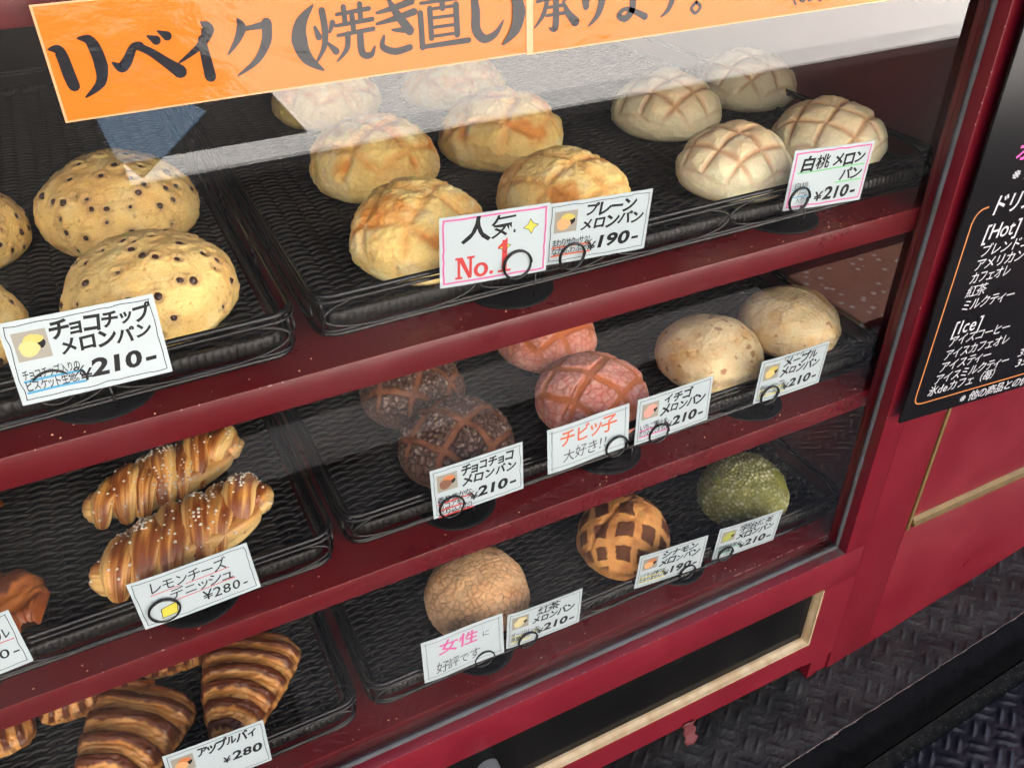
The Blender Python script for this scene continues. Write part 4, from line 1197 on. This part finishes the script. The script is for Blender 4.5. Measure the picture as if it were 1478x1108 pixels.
# ---------------------------------------------------------------- price cards
CW, CH = 0.0850, 0.0505
M_cardedge = M_card
def card(name, X, Z, yaw, pit, rol, w, h, label, border='rough', bcol=None, Yc=0.047, curl=0.0, group='price cards'):
    kc = 0.9910; Yc = 0.0425; X, Z, w, h = CP[0] + (X - CP[0]) * kc, CP[2] + (Z - CP[2]) * kc, w * kc, h * kc
    t = empty(name, (X, Yc, Z), label, 'price card', group)
    # pitch: positive leans the top back
    t.rotation_euler = (-pit, -rol, yaw)
    t.rotation_mode = 'ZXY' if False else 'XYZ'
    M3 = Matrix.Rotation(yaw, 3, 'Z') @ Matrix.Rotation(-pit, 3, 'X') @ Matrix.Rotation(-rol, 3, 'Y')
    t.rotation_euler = M3.to_euler('XYZ')
    BEND[2] = w / 2; BEND[0] = 0.0004 + 0.0010 * ((abs(X) * 937) % 1); BEND[1] = 0.0007 if border == 'double' else 0.00015
    nx = 60
    V = []; th = 0.00035
    for s_ in (0, 1):
        for j in (0, 1):
            for i in range(nx + 1):
                u = -w / 2 + w * i / nx
                V.append((u, th * s_ + bend(u, -h / 2 + h * j), -h / 2 + h * j))
    n = nx + 1
    F = []
    for i in range(nx):
        F += [(i, i + 1, n + i + 1, n + i), (2 * n + i + 1, 2 * n + i, 3 * n + i, 3 * n + i + 1), (i + 1, i, 2 * n + i, 2 * n + i + 1), (n + i, n + i + 1, 3 * n + i + 1, 3 * n + i)]
    F += [(0, n, 3 * n, 2 * n), (nx, 2 * n + nx, 3 * n + nx, n + nx)]
    obj('card_sheet', mesh_np('card_sheet', V, F, False, M_card), t)
    ink = Ink(); sd = abs(hash(name + str(round(X, 3)))) % 9999 if False else int(abs(X) * 10000) % 999
    mg = 0.0028 if border != 'double' else 0.004
    a, b_ = w / 2 - mg, h / 2 - mg
    if border == 'rough':
        cs = [(-a, -b_), (a, -b_), (a, b_), (-a, b_)]
        for i in range(4): wobble_line(cs[i], cs[(i + 1) % 4], 15 if i % 2 == 0 else 9, 0.00028, sd + i, 0.00045, ink)
        ink.obj('border_line', M_ink, t, 0.00012)
    elif border == 'pink':
        cs = [(-a, -b_), (a, -b_), (a, b_), (-a, b_)]
        for i in range(4): wobble_line(cs[i], cs[(i + 1) % 4], 12, 0.00022, sd + i, 0.0013, ink)
        ink.obj('border_line', M_pink, t, 0.00012)
    elif border == 'double':
        for i, (p, q) in enumerate((((-w / 2 + .002, -b_), (w / 2 - .002, -b_)), ((-w / 2 + .002, b_), (w / 2 - .002, b_)), ((-a, -h / 2 + .002), (-a, h / 2 - .002)), ((a, -h / 2 + .002), (a, h / 2 - .002)))):
            wobble_line(p, q, 8, 0.00015, sd + i, 0.00028, ink)
            wobble_line((p[0] * .985, p[1] * .97), (q[0] * .985, q[1] * .97), 8, 0.00015, sd + i + 9, 0.00018, ink)
        ink.obj('border_line', M_inkg, t, 0.00012)
    return t
def blob(cx, cy, rx, ry, seed, n=22):
    r = np.random.RandomState(seed); a = np.linspace(0, 2 * PI, n, endpoint=False)
    k = 1 + 0.05 * np.sin(a * 3 + seed) + 0.03 * r.normal(0, 1, n)
    return np.c_[cx + rx * k * np.cos(a), cy + ry * k * np.sin(a)], [tuple(range(n))]
def photo(t, u, v, w, h, cbun, cleaf):
    """little product picture glued on the card: a bun with a melon slice behind it"""
    i = Ink(); i.add(np.array([(u, v), (u + w, v), (u + w, v + h), (u, v + h)]), [(0, 1, 2, 3)]); p = i.obj('photo_print', M_photo, t, 0.0002)
    i = Ink(); i.add(*blob(u + w * .70, v + h * .55, w * .20, h * .22, 3)); i.obj('photo_shadow', M_ink, p, 0.00024)
    i = Ink(); i.add(*blob(u + w * .58, v + h * .70, w * .30, h * .17, 2)); i.obj('photo_melon', cleaf, p, 0.00028)
    i = Ink(); i.add(*blob(u + w * .40, v + h * .40, w * .30, h * .28, 1)); i.obj('photo_bun', cbun, p, 0.00032)
def ph(n, c): return pmat(n, lin(c), 0.4)
MP_y = ph('print_yellow_bun', (214, 190, 120)); MP_t = ph('print_tan_bun', (214, 160, 110)); MP_b = ph('print_brown_bun', (120, 82, 66)); MP_p = ph('print_pink_bun', (226, 150, 138))
MP_g = ph('print_green_bun', (170, 176, 84)); MP_o = ph('print_orange_half', (190, 116, 70)); MP_l = ph('print_melon', (196, 180, 92)); MP_c = ph('print_cream', (210, 196, 150))

def std_card(args, label, lines, sub, price, cols, under, name='price_card', photo_cols=None, seed=1, lw=None):
    X, Z, yaw, pit, rol = args
    t = card(name, X, Z, yaw, pit, rol, CW, CH, label)
    a, b_ = CW / 2, CH / 2
    if photo_cols: photo(t, -a + .0055, b_ - .0245, .0180, .0172, *photo_cols)
    i = Ink()
    x0 = -a + .0255
    for k, (tx, frac, dx) in enumerate(lines):
        i.text(tx, x0 + dx, b_ - .0150 - k * .0112, (CW - .0300 - dx) * frac, .0105, off=.038, jit=.17, seed=seed + k, shear=.14)
    i.text(price, x0 + .0155, -b_ + .0075, .0385, .0125, off=.036, jit=.06, seed=seed + 5, shear=.12)
    i.text('\u00a5', x0 + .0090, -b_ + .0065, .0062, .0085, off=.022, seed=seed, shear=.1)
    i.text('%', x0 + .0062, -b_ + .0105, .0055, .0070, off=.012, seed=seed, shear=.2)
    i.obj('lettering', M_ink, t, 0.00016)
    i = Ink(); j = Ink()
    for k, s_ in enumerate(sub):
        v = -b_ + .0150 - k * .0068
        w_ = .0310 if len(s_) > 4 else .022
        i.stroke([(-a + .0052, v - .0012), (-a + .0052 + w_ * .5, v - .0008), (-a + .0052 + w_, v - .0012)], .0014)
        j.text(s_, -a + .0048, v - .0006, w_, .0064, off=.012, jit=.10, seed=seed + 9 + k)
    i.obj('underline', under, t, 0.00012)
    j.obj('small_lettering', M_ink, t, 0.00020)
    return t
cards = []
# top shelf
std_card((-0.6872, 0.4661, 0.0167, 0.26, -0.0356), 'card for chocolate chip melon bread, 210 yen, blue underlines, bottom left of top shelf',
         [('チョコチップ', 1.0, 0), ('メロンパン', .98, .002)], ['チョコチップ入りの', 'ビスケット生地。'], '210-', None, M_blueink, photo_cols=(MP_y, MP_l), seed=11)
t = card('price_card', -0.4165, 0.4705, -0.06, -0.02, -0.046, 0.0832, 0.0540, 'pink framed card reading 人気 No. 1 with two yellow stars', 'pink')
i = Ink(); i.text('人気', -0.0240, 0.0050, .0400, .0180, off=.026, jit=.12, seed=4, shear=.1); i.obj('lettering', M_ink, t, .00016)
def serif(ink, u, v, s_):
    # heavy slab 'No.1'
    def box(x0, y0, x1, y1): ink.add(np.array([(u + x0 * s_, v + y0 * s_), (u + x1 * s_, v + y0 * s_), (u + x1 * s_, v + y1 * s_), (u + x0 * s_, v + y1 * s_)]), [(0, 1, 2, 3)])
    box(.10, .08, .22, .92); box(.62, .08, .74, .92); box(.0, 0, .32, .10); box(.0, .90, .30, 1.0); box(.52, .90, .86, 1.0)
    ink.add(np.array([(u + .10 * s_, v + 1.0 * s_), (u + .32 * s_, v + 1.0 * s_), (u + .74 * s_, v + .0 * s_), (u + .58 * s_, v + .0 * s_)]), [(0, 3, 2, 1)])
    a = np.linspace(0, 2 * PI, 26); c = np.c_[u + 1.15 * s_ + .24 * s_ * np.cos(a), v + .30 * s_ + .27 * s_ * np.sin(a)]
    ink.stroke(c, [.12 * s_ + .05 * s_ * abs(math.cos(q)) for q in a])
    ink.add(*blob(u + 1.62 * s_, v + .09 * s_, .085 * s_, .085 * s_, 0))
    box(2.10, .08, 2.34, 1.50); box(1.92, 0, 2.52, .11)
    ink.add(np.array([(u + 1.90 * s_, v + 1.22 * s_), (u + 2.34 * s_, v + 1.60 * s_), (u + 2.34 * s_, v + 1.35 * s_), (u + 1.90 * s_, v + 1.10 * s_)]), [(0, 3, 2, 1)])
i = Ink(); serif(i, -0.0300, -0.0215, .0168); i.obj('red_lettering', M_redink, t, .00016)
def star(t, cx, cy, r):
    a = np.arange(8) * PI / 4 + .1; rr = np.where(np.arange(8) % 2 == 0, r, r * .48)
    P = np.c_[cx + rr * np.cos(a), cy + rr * np.sin(a)]
    i = Ink(); Pf = np.r_[P, [[cx, cy]]]; i.add(Pf, [(k, (k + 1) % 8, 8) for k in range(8)]); s_ = i.obj('star', M_yellow, t, .00014)
    i = Ink()
    for k in range(8): i.stroke([P[k], P[(k + 1) % 8]], .0004)
    i.obj('star_outline', M_ink, s_, .00018)
star(t, .0270, .0110, .0058); star(t, .0070, -.0015, .0050)
std_card((-0.3304, 0.4655, -0.082, -0.07, -0.030), 'card for plain melon bread, 190 yen, orange underlines, right of the pink framed card',
         [('プレーン', .82, .004), ('メロンパン', .98, .001)], ['まわりサクッサク!', 'なかふわふわ!'], '190-', None, M_orangeink, photo_cols=(MP_t, MP_l), seed=21)
t = card('price_card', -0.1025, 0.4615, -0.11, -0.007, -0.030, 0.0800, 0.0528, 'pink framed card for white peach melon bread, 210 yen, green underlines', 'pink')
i = Ink(); i.text('白桃', -.0315, .0070, .0285, .0135, off=.036, jit=.14, seed=3, shear=.12); i.text('メロン', .0000, .0080, .0330, .0115, off=.038, jit=.16, seed=5, shear=.12)
i.text('パン', .0110, -.0055, .0220, .0105, off=.030, jit=.1, seed=6, shear=.1); i.text('210-', -.0020, -.0215, .0350, .0135, off=.036, jit=.05, seed=8, shear=.12); i.text('\u00a5', -.0110, -.0215, .0075, .0100, off=.022, seed=1, shear=.1)
i.obj('lettering', M_ink, t, .00020)
i = Ink(); i.stroke([(-.0325, .0062), (-.012, .0066), (.0050, .0072), (.034, .0072)], .0012); i.stroke([(.008, -.0062), (.020, -.0060), (.034, -.0060)], .0012); i.obj('green_underline', M_green, t, .00012)
i = Ink(); i.stroke([(-.0340, -.0085), (-.0180, -.0082)], .0009); i.stroke([(-.0340, -.0150), (-.0180, -.0147)], .0009); i.obj('blue_underline', M_blueink, t, .00012)
i = Ink(); i.text('白桃', -.0335, -.0080, .0140, .0062, off=.004, jit=.1, seed=3); i.text('クリーム', -.0335, -.0145, .0150, .0056, off=.004, jit=.1, seed=3); i.text('入り!!', -.0300, -.0210, .0140, .0056, off=.004, jit=.1, seed=3); i.obj('small_lettering', M_inkg, t, .00020)
# middle shelf
t = card('price_card', -0.8270, 0.2573, 0.036, 0.15, 0.018, 0.0760, 0.0480, 'card cut by the left edge of the photo, only its last letter showing')
i = Ink(); i.text('ル', .0240, .0020, .0090, .0100, off=.006, jit=.1); i.text('280-', .0050, -.0140, .0300, .0100, off=.006, jit=.08, shear=.1); i.obj('lettering', M_ink, t, .00018)
i = Ink(); i.stroke([(.010, .0005), (.020, .0008), (.0335, .0005)], .0007); i.obj('underline', M_redink, t, .00012)
t = card('price_card', -0.6721, 0.2490, -0.019, 0.10, 0.038, 0.0870, 0.0455, 'card for lemon cheese pastry, 280 yen, with a yellow lemon square')
i = Ink(); i.text('レモンチーズ', -.0310, .0065, .0560, .0105, off=.004, jit=.10, seed=2, shear=.1); i.text('デニッシュ', -.0190, -.0045, .0460, .0100, off=.004, jit=.10, seed=4, shear=.1)
i.text('\u00a5280-', .0020, -.0165, .0350, .0110, off=.006, jit=.06, seed=3, shear=.12); i.obj('lettering', M_ink, t, .00020)
i = Ink(); i.stroke([(-.0310, .0058), (-.0100, .0066)], .0007); i.stroke([(-.0060, .0062), (.0260, .0070)], .0007); i.stroke([(-.0180, -.0052), (.0280, -.0040)], .0007); i.obj('underline', M_redink, t, .00012)
i = Ink(); P = [(-.0290, -.0175), (-.0180, -.0165), (-.0155, -.0060), (-.0200, -.0072), (-.0280, -.0090)]; i.add(np.array(P), [(0, 1, 2, 3, 4)]); s_ = i.obj('lemon_doodle', M_yellow, t, .00012)
i = Ink()
for k in range(5): i.stroke([P[k], P[(k + 1) % 5]], .0005)
i.obj('doodle_outline', M_ink, s_, .00020)
std_card((-0.4379, 0.2579, 0.009, 0.053, -0.017), 'card for double chocolate melon bread, 210 yen, red underlines',
         [('チョコチョコ', .92, .002), ('メロンパン', .96, .002)], ['香り豊かな', 'ココアを', '練り込んだ!'], '210-', None, M_redink, photo_cols=(MP_b, MP_o), seed=31)
t = card('price_card', -0.3295, 0.2622, 0.054, 0.11, -0.039, 0.0862, 0.0455, 'handwritten card in red and grey reading チビッ子 大好き!! in front of the pink bun', 'double')
i = Ink(); i.text('チビッ子', -.0310, .0010, .0600, .0165, off=.014, jit=.10, seed=7, shear=.1); i.obj('red_lettering', M_orangeink, t, .00018)
i = Ink(); i.text('大好き!!', -.0280, -.0155, .0480, .0130, off=.002, jit=.12, seed=8, shear=.12); i.obj('grey_lettering', M_inkg, t, .00018)
std_card((-0.2380, 0.2611, 0.028, 0.029, -0.0245), 'card for strawberry melon bread, 210 yen, pink underlines',
         [('イチゴ', .62, .003), ('メロンパン', .94, .001)], ['いちご果汁を', '練り込んでます。'], '210-', None, M_pink, photo_cols=(MP_p, MP_p), seed=41)
t = std_card((-0.0971, 0.2576, 0.0, -0.02, -0.021), 'card for royal maple melon bread, 210 yen, yellow underlines',
             [('メープル', .82, .003), ('メロンパン', .94, .001)], ['中に、メープル', 'クリーム入り'], '210-', None, M_yellow, photo_cols=(MP_y, MP_l), seed=51)
i = Ink(); i.text('ロイヤル', -.0150, .0188, .0260, .0050, off=.0, jit=.1); i.obj('top_lettering', M_ink, t, .0002)
# bottom shelf
std_card((-0.6985, 0.0399, -0.008, 0.15, -0.0485), 'card for apple pie, 280 yen, cut by the bottom edge of the photo',
         [('アップルパイ', .95, .001)], ['りんご'], '', None, M_redink, photo_cols=(MP_t, MP_o), seed=61)
t = [o for o in COL.objects if o.get('label', '').startswith('card for apple pie')][0]
i = Ink(); i.text('280', .0110, -.0085, .0260, .0110, off=.030, jit=.06, seed=3, shear=.12); i.text('\u00a5', .0030, -.0085, .0060, .0085, off=.02, shear=.1); i.obj('lettering', M_ink, t, .00018)
t = card('price_card', -0.4617, 0.0507, 0.010, 0.13, -0.047, 0.0856, 0.0515, 'handwritten card in pink and grey reading 女性に好評です, bottom shelf', 'double')
i = Ink(); i.text('女性', -.0260, .0020, .0420, .0170, off=.018, jit=.08, seed=7, shear=.08); i.obj('pink_lettering', M_pink, t, .00018)
i = Ink(); i.text('に', .0200, .0045, .0080, .0075, off=.0); i.text('好評です', -.0290, -.0185, .0460, .0125, off=.001, jit=.10, seed=9, shear=.1); i.obj('grey_lettering', M_inkg, t, .00018)
std_card((-0.3719, 0.0427, -0.011, 0.0, -0.0494), 'card for black tea melon bread, 210 yen, yellow underlines, right of the pink lettered card',
         [('紅茶', .52, .008), ('メロンパン', .92, .002)], ['ダージリンの', '茶葉入り'], '210-', None, M_yellow, photo_cols=(MP_c, MP_c), seed=71)
std_card((-0.2171, 0.0492, -0.057, -0.037, -0.0474), 'card for cinnamon melon bread, 190 yen, yellow underlines',
         [('シナモン', .86, .003), ('メロンパン', .94, .001)], ['シナモンの香りが', 'たまりません。'], '190-', None, M_yellow, photo_cols=(MP_t, MP_o), seed=81)
std_card((-0.1121, 0.0405, -0.060, -0.06, -0.034), 'card for matcha melon bread, 210 yen, mint green underlines',
         [('宇治抹茶', .86, .003), ('メロンパン', .94, .001)], ['宇治抹茶の', '風味!'], '210-', None, M_mint, photo_cols=(MP_g, MP_g), seed=91)

# ---------------------------------------------------------------- card stands
def ring_pts(cx, cz, y, r, turns=2):
    a = np.linspace(0, turns * 2 * PI, 26 * turns + 1)
    return np.c_[cx + r * np.cos(a), y + 0.0011 * a / (2 * PI), cz + r * np.sin(a)]
def stand(x, z, rings, node, label, yd=0.0735):
    t = empty('card_stand', (x, yd, z), label, 'card stand', 'black card stands')
    m_ = MB()
    k = 40; a = np.linspace(0, 2 * PI, k, endpoint=False)
    prof = [(0.0345, 0), (0.0350, 0.0006), (0.0345, 0.0016), (0.030, 0.0019), (0.001, 0.0020)]
    V = np.concatenate([np.c_[r_ * np.cos(a), r_ * np.sin(a), 0 * a + z_] for r_, z_ in prof])
    F = [(q * k + i, q * k + (i + 1) % k, (q + 1) * k + (i + 1) % k, (q + 1) * k + i) for q in range(len(prof) - 1) for i in range(k)] + [tuple(range((len(prof) - 1) * k, len(prof) * k))]
    m_.add(V, F); m_.obj('base_disc', M_disc, t, True)
    nx, nz = node[0] - x, node[1] - z
    yw = 0.0425 - yd
    MB().tube([(nx, yw + .006, 0.0015), (nx, yw + .0035, nz * .5), (nx, yw + .003, nz)], 0.0008, 6).obj('stem', M_wire, t, True)
    for rx, rz, rr_ in rings:
        lx, lz = rx - x, rz - z
        MB().tube(ring_pts(lx, lz, yw - .0026, rr_), 0.00085, 7).obj('ring_clip', M_wire, t, True)
        dx = np.sign(nx - lx) or 1
        MB().tube([(nx, yw + .003, nz), ((nx + lx) / 2, yw + .0022, (nz + lz - rr_) / 2), (lx + dx * rr_ * .6, yw + .0012, lz - rr_ * .75)], 0.0007, 6).obj('wire_arm', M_wire, t, True)
    # second, empty arm of the fork when only one ring is used
    if len(rings) == 1:
        MB().tube([(nx, yw + .003, nz), (nx + .008, yw + .0035, nz + .006), (nx + .018, yw + .004, nz + .016)], 0.0007, 6).obj('wire_arm', M_wire, t, True)
    return t
stand(-0.6890, Z1, [(-0.7115, 0.4502, .0120)], (-0.6830, 0.4400), 'card stand under the chocolate chip bun card, largest black disc')
stand(-0.3935, Z1, [(-0.4021, 0.4549, .0110), (-0.3565, 0.4505, .0105)], (-0.3850, 0.4420), 'card stand with two rings holding the No. 1 card and the plain bun card')
stand(-0.1260, Z1, [(-0.1382, 0.4502, .0105)], (-0.1240, 0.4400), 'card stand under the white peach card at the right of the top shelf')
stand(-0.6740, Z2, [(-0.6974, 0.2425, .0110)], (-0.6700, 0.2360), 'card stand under the lemon cheese pastry card')
stand(-0.4490, Z2, [(-0.4658, 0.2452, .0110)], (-0.4440, 0.2370), 'card stand under the double chocolate card')
stand(-0.2950, Z2, [(-0.3039, 0.2480, .0110), (-0.2580, 0.2459, .0105)], (-0.2830, 0.2360), 'card stand with two rings holding the チビッ子 card and the strawberry card')
stand(-0.1235, Z2, [(-0.1277, 0.2448, .0105)], (-0.1150, 0.2360), 'card stand under the maple card at the right of the middle shelf')
stand(-0.8430, Z2, [(-0.8350, 0.2440, .0110)], (-0.8400, 0.2350), 'card stand at the left edge of the middle shelf under the cut off card')
stand(-0.4330, Z3, [(-0.4431, 0.0304, .0105), (-0.3945, 0.0305, .0105)], (-0.4160, 0.0220), 'card stand with two rings holding the 女性 card and the black tea card')
stand(-0.1870, Z3, [(-0.1983, 0.0302, .0100), (-0.1470, 0.0332, .0100)], (-0.1700, 0.0240), 'card stand with two rings holding the cinnamon card and the matcha card', yd=0.078)
stand(-0.6950, Z3, [(-0.7200, 0.0285, .0105)], (-0.6900, 0.0230), 'card stand under the apple pie card at the bottom edge')

# ================================================================ ORANGE BANNER
bn = empty('orange_banner', (-0.34, 0.0175, 0.605), 'glossy orange banner with black Japanese brush lettering across the top of the glass', 'banner')
BX0, BX1, BZ0, BZ1 = -0.661, -0.010, 0.6070, 0.6610
def bpart(V, F, name, mat):
    V = np.array(V, float); V = np.array(CP) + (V - np.array(CP)) * 0.9889
    o = obj(name, mesh_np(name, V, F, False, mat), bn); o.location = (0.34, -0.0175, -0.605); return o
def sheet(x0, x1, z0, z1, y, name, mat, th=0.0003, tilt=0.0):
    V = [(x0, y, z0), (x1, y, z0 + tilt), (x1, y, z1 + tilt), (x0, y, z1), (x0, y + th, z0), (x1, y + th, z0 + tilt), (x1, y + th, z1 + tilt), (x0, y + th, z1)]
    return bpart(V, [(0, 1, 2, 3), (5, 4, 7, 6), (1, 5, 6, 2), (4, 0, 3, 7), (3, 2, 6, 7), (0, 4, 5, 1)], name, mat)
TL = -0.0065 / 0.651 * 0
M_film = banner_mat('clear_film_edge', (0.60, 0.33, 0.17))
sheet(BX0, -0.404, BZ0, BZ1, 0.0182, 'laminate_edge', M_film)
sheet(-0.4065, BX1, BZ0 - .0006, BZ1, 0.0176, 'laminate_edge', M_film)
sheet(BX0 + .0012, -0.4052, BZ0 + .0009, BZ1 - .0009, 0.01805, 'printed_sheet', M_orange, 0.0001)
sheet(-0.4020, BX1 - .0012, BZ0 + .0003, BZ1 - .0009, 0.01745, 'printed_sheet', M_orange, 0.0001)
# brush glyphs in a 100 x 100 box (y up)
BR = {
 'リ': [([(14, 86), (26, 84), (30, 72), (32, 40), (34, 22)], [2, 13, 15, 16, 15]), ([(58, 98), (72, 94), (78, 80), (80, 48), (72, 20), (46, 0)], [2, 13, 16, 17, 12, 2])],
 'ベ': [([(2, 52), (12, 42), (22, 50), (36, 72), (46, 74)], [2, 14, 13, 10, 11]), ([(40, 75), (58, 62), (78, 40), (94, 22)], [9, 11, 14, 19]), ([(60, 88), (70, 80)], [3, 13]), ([(76, 94), (87, 85)], [3, 13])],
 'イ': [([(62, 100), (70, 88), (52, 62), (8, 36)], [4, 18, 10, 2]), ([(56, 72), (57, 40), (58, 6)], [10, 14, 16])],
 'ク': [([(32, 98), (36, 84), (24, 62), (4, 40)], [4, 14, 9, 2]), ([(34, 80), (60, 82), (84, 84)], [5, 8, 12]), ([(82, 86), (76, 54), (52, 22), (14, 0)], [15, 14, 9, 2])],
 '（': [([(92, 108), (60, 80), (50, 48), (62, 14), (96, -12)], [2, 17, 24, 18, 3])],
 '）': [([(8, 108), (40, 80), (50, 48), (38, 14), (4, -12)], [2, 17, 24, 18, 3])],
 '焼': [([(6, 68), (10, 50)], [5, 10]), ([(34, 72), (28, 56)], [9, 4]), ([(20, 96), (21, 60), (16, 30), (0, 2)], [10, 10, 8, 2]), ([(22, 38), (34, 20)], [4, 11]),
        ([(42, 86), (94, 90)], [5, 7]), ([(54, 98), (54, 68)], [8, 8]), ([(80, 100), (79, 70)], [8, 8]), ([(38, 66), (98, 70)], [5, 7]), ([(66, 84), (66, 52)], [8, 8]), ([(40, 48), (98, 52)], [5, 7]),
        ([(56, 48), (52, 22), (34, 0)], [9, 8, 2]), ([(76, 48), (76, 10), (90, 4), (98, 20)], [10, 11, 9, 2])],
 'き': [([(14, 80), (50, 86), (84, 94)], [4, 9, 11]), ([(12, 60), (50, 66), (88, 74)], [4, 9, 11]), ([(40, 100), (52, 76), (76, 40)], [6, 12, 15]), ([(76, 42), (50, 44), (40, 46)], [12, 6, 2]), ([(24, 36), (20, 16), (44, 4), (74, 8)], [4, 10, 11, 10])],
 '直': [([(10, 88), (92, 90)], [5, 7]), ([(50, 102), (50, 74)], [10, 9]), ([(26, 76), (26, 20)], [9, 9]), ([(26, 75), (76, 76)], [5, 5]), ([(76, 78), (76, 20)], [10, 10]), ([(28, 58), (74, 58)], [5, 5]), ([(28, 40), (74, 40)], [5, 5]), ([(28, 23), (74, 23)], [5, 5]),
        ([(8, 70), (8, 4)], [9, 9]), ([(6, 5), (98, 6)], [7, 9])],
 'し': [([(26, 98), (30, 60), (30, 24), (48, 4), (74, 12), (92, 36)], [10, 15, 16, 14, 10, 2])],
 '承': [([(20, 92), (74, 94)], [5, 9]), ([(76, 94), (52, 76)], [9, 4]), ([(50, 80), (52, 40), (50, 6), (36, 8)], [10, 12, 12, 2]), ([(34, 66), (68, 67)], [5, 6]), ([(34, 50), (68, 51)], [5, 6]), ([(30, 34), (72, 35)], [5, 6]),
        ([(8, 64), (30, 66), (22, 36), (2, 12)], [5, 8, 8, 2]), ([(90, 74), (70, 58)], [8, 3]), ([(68, 58), (80, 34), (98, 14)], [4, 11, 16])],
 'り': [([(28, 92), (24, 66), (28, 42)], [5, 13, 12]), ([(28, 44), (38, 58)], [8, 2]), ([(66, 96), (72, 60), (62, 24), (36, 0)], [9, 15, 11, 2])],
 'ま': [([(12, 82), (88, 86)], [6, 11]), ([(14, 62), (86, 65)], [6, 11]), ([(50, 100), (52, 56), (52, 22), (36, 6), (18, 14), (34, 26), (60, 18), (88, 4)], [7, 12, 13, 12, 9, 7, 9, 12])],
 'す': [([(4, 80), (96, 84)], [6, 12]), ([(56, 102), (58, 60), (50, 40), (34, 44), (36, 58), (54, 58), (60, 36), (50, 12), (30, -2)], [8, 13, 11, 8, 7, 8, 12, 9, 2])],
 '。': [([(30, 20), (18, 8), (30, -4), (42, 8), (30, 20)], [6, 6, 6, 6, 6])],
}
chars = [('リ', -.6630, -.6320), ('ベ', -.6335, -.6010), ('イ', -.6050, -.5770), ('ク', -.5790, -.5510), ('（', -.5520, -.5290), ('焼', -.5335, -.4990), ('き', -.5010, -.4720), ('直', -.4745, -.4430),
         ('し', -.4470, -.4190), ('）', -.4230, -.4000), ('承', -.4020, -.3730), ('り', -.3735, -.3480), ('ま', -.3480, -.3200), ('す', -.3195, -.2930), ('。', -.2935, -.2640)]
mb_s = MB()
for ch, xa, xb in chars:
    i = Ink()
    for P, w in BR[ch]:
        P = np.array(P, float); sx_ = (xb - xa) / 100; sz = 0.0275 / 100
        pts = np.c_[xa + P[:, 0] * sx_, 0.6178 + P[:, 1] * sz]
        i.stroke(pts, [q * 0.000355 for q in w])
    V = np.concatenate(i.V)
    yy = 0.0178 if xb < -0.405 else 0.0172
    if ch == '）': yy = 0.0172
    o = bpart(np.c_[V[:, 0], yy - V[:, 2], V[:, 1]], i.F, 'brush_letter', M_bink)
i = Ink(); i.text('（お持ち帰り', -.2180, .6125, .1100, .0150, off=.006); V = np.concatenate(i.V)
bpart(np.c_[V[:, 0], 0.0172 - V[:, 2], V[:, 1]], i.F, 'small_lettering', M_bink)

BEND[0] = BEND[1] = 0.0
# ================================================================ DRINKS POSTER
KB = 1.0675
ps = empty('menu_board', tuple(CP[i] + ((-0.0377, -0.0400, 0.2327)[i] - CP[i]) * KB for i in range(3)), 'black drinks menu board with white lettering and orange outline on the red wall at right', 'menu board', None, (0, 0, -0.09))
ps.scale = (KB, KB, KB)
MB().box(0.0012, 0.42, 0, 0.0030, 0, 0.78, 0.0006).obj('board', M_poster, ps, 'auto')
MB().box(0.10, 0.32, 0.0032, 0.011, 0.30, 0.34).obj('mounting_block', M_back, ps)
def prt(lines, name, mat):
    i = Ink()
    for tx, u, v, w, h, kw in lines: i.text(tx, u, v, w, h, **kw)
    return i.obj(name, mat, ps, 0.0003)
k = dict(off=.006, shear=.14)
LH = 0.0118
for tx, u, v, w, h, kw in [
    ('ドリンク', .0285, .2075, .066, .0185, dict(off=.014, shear=.14)), ('[Hot]', .0300, .1840, .0400, .0180, dict(off=.008, shear=.1)),
    ('ブレンドコーヒー', .0330, .1690, .0900, LH, k), ('アメリカンコーヒー', .0315, .1560, .1020, LH, k), ('カフェオレ', .0315, .1432, .0460, LH, k), ('紅茶', .0325, .1295, .0225, LH, k), ('ミルクティー', .0320, .1155, .0620, LH, k),
    ('[Ice]', .0310, .0900, .0340, .0180, dict(off=.008, shear=.1)), ('アイスコーヒー', .0312, .0785, .0730, LH, k), ('アイスカフェオレ', .0308, .0640, .0790, LH, k), ('アイスティー', .0304, .0505, .0620, LH, k), ('アイスミルクティー', .0286, .0370, .0920, LH, k), ('氷deカフェ（苺）', .0260, .0245, .0880, LH, k),
    ('※他の商品との併用', .0720, .0035, .1000, .0115, dict(off=.010, shear=.14)), ('350', .1300, .0420, .0240, .0110, k), ('350', .1320, .0295, .0240, .0110, k), ('※価格', .0400, .2360, .0400, .0120, k),
    ('300', .1300, .0790, .0240, .0110, k), ('300', .1300, .1560, .0240, .0110, k)]:
    prt([(tx, u, v, w, h, kw)], 'lettering', M_white)
prt([('オススメ', .0370, .2530, .0600, .0170, dict(off=.02, shear=.14))], 'pink_lettering', M_ppink)
i = Ink()
P = [(.0290, .2185), (.0200, .2178)] + [(.0112 + .009 * (1 - math.cos(a)), .2085 + .009 * math.sin(a)) for a in np.linspace(PI / 2, 0, 5)][::1]
P = [(.0245, .2170), (.0180, .2155), (.0135, .2110), (.0115, .2040), (.0113, .0300)]
i.stroke([P[0], P[1], P[2], P[3]], .0014); i.stroke([P[3], P[4]], .0014); i.stroke([(.0113, .0300), (.0122, .0235), (.0160, .0195), (.0220, .0183)], .0014); i.stroke([(.0220, .0183), (.3900, .0183)], .0014)
i.obj('orange_outline', M_porange, ps, .0003)
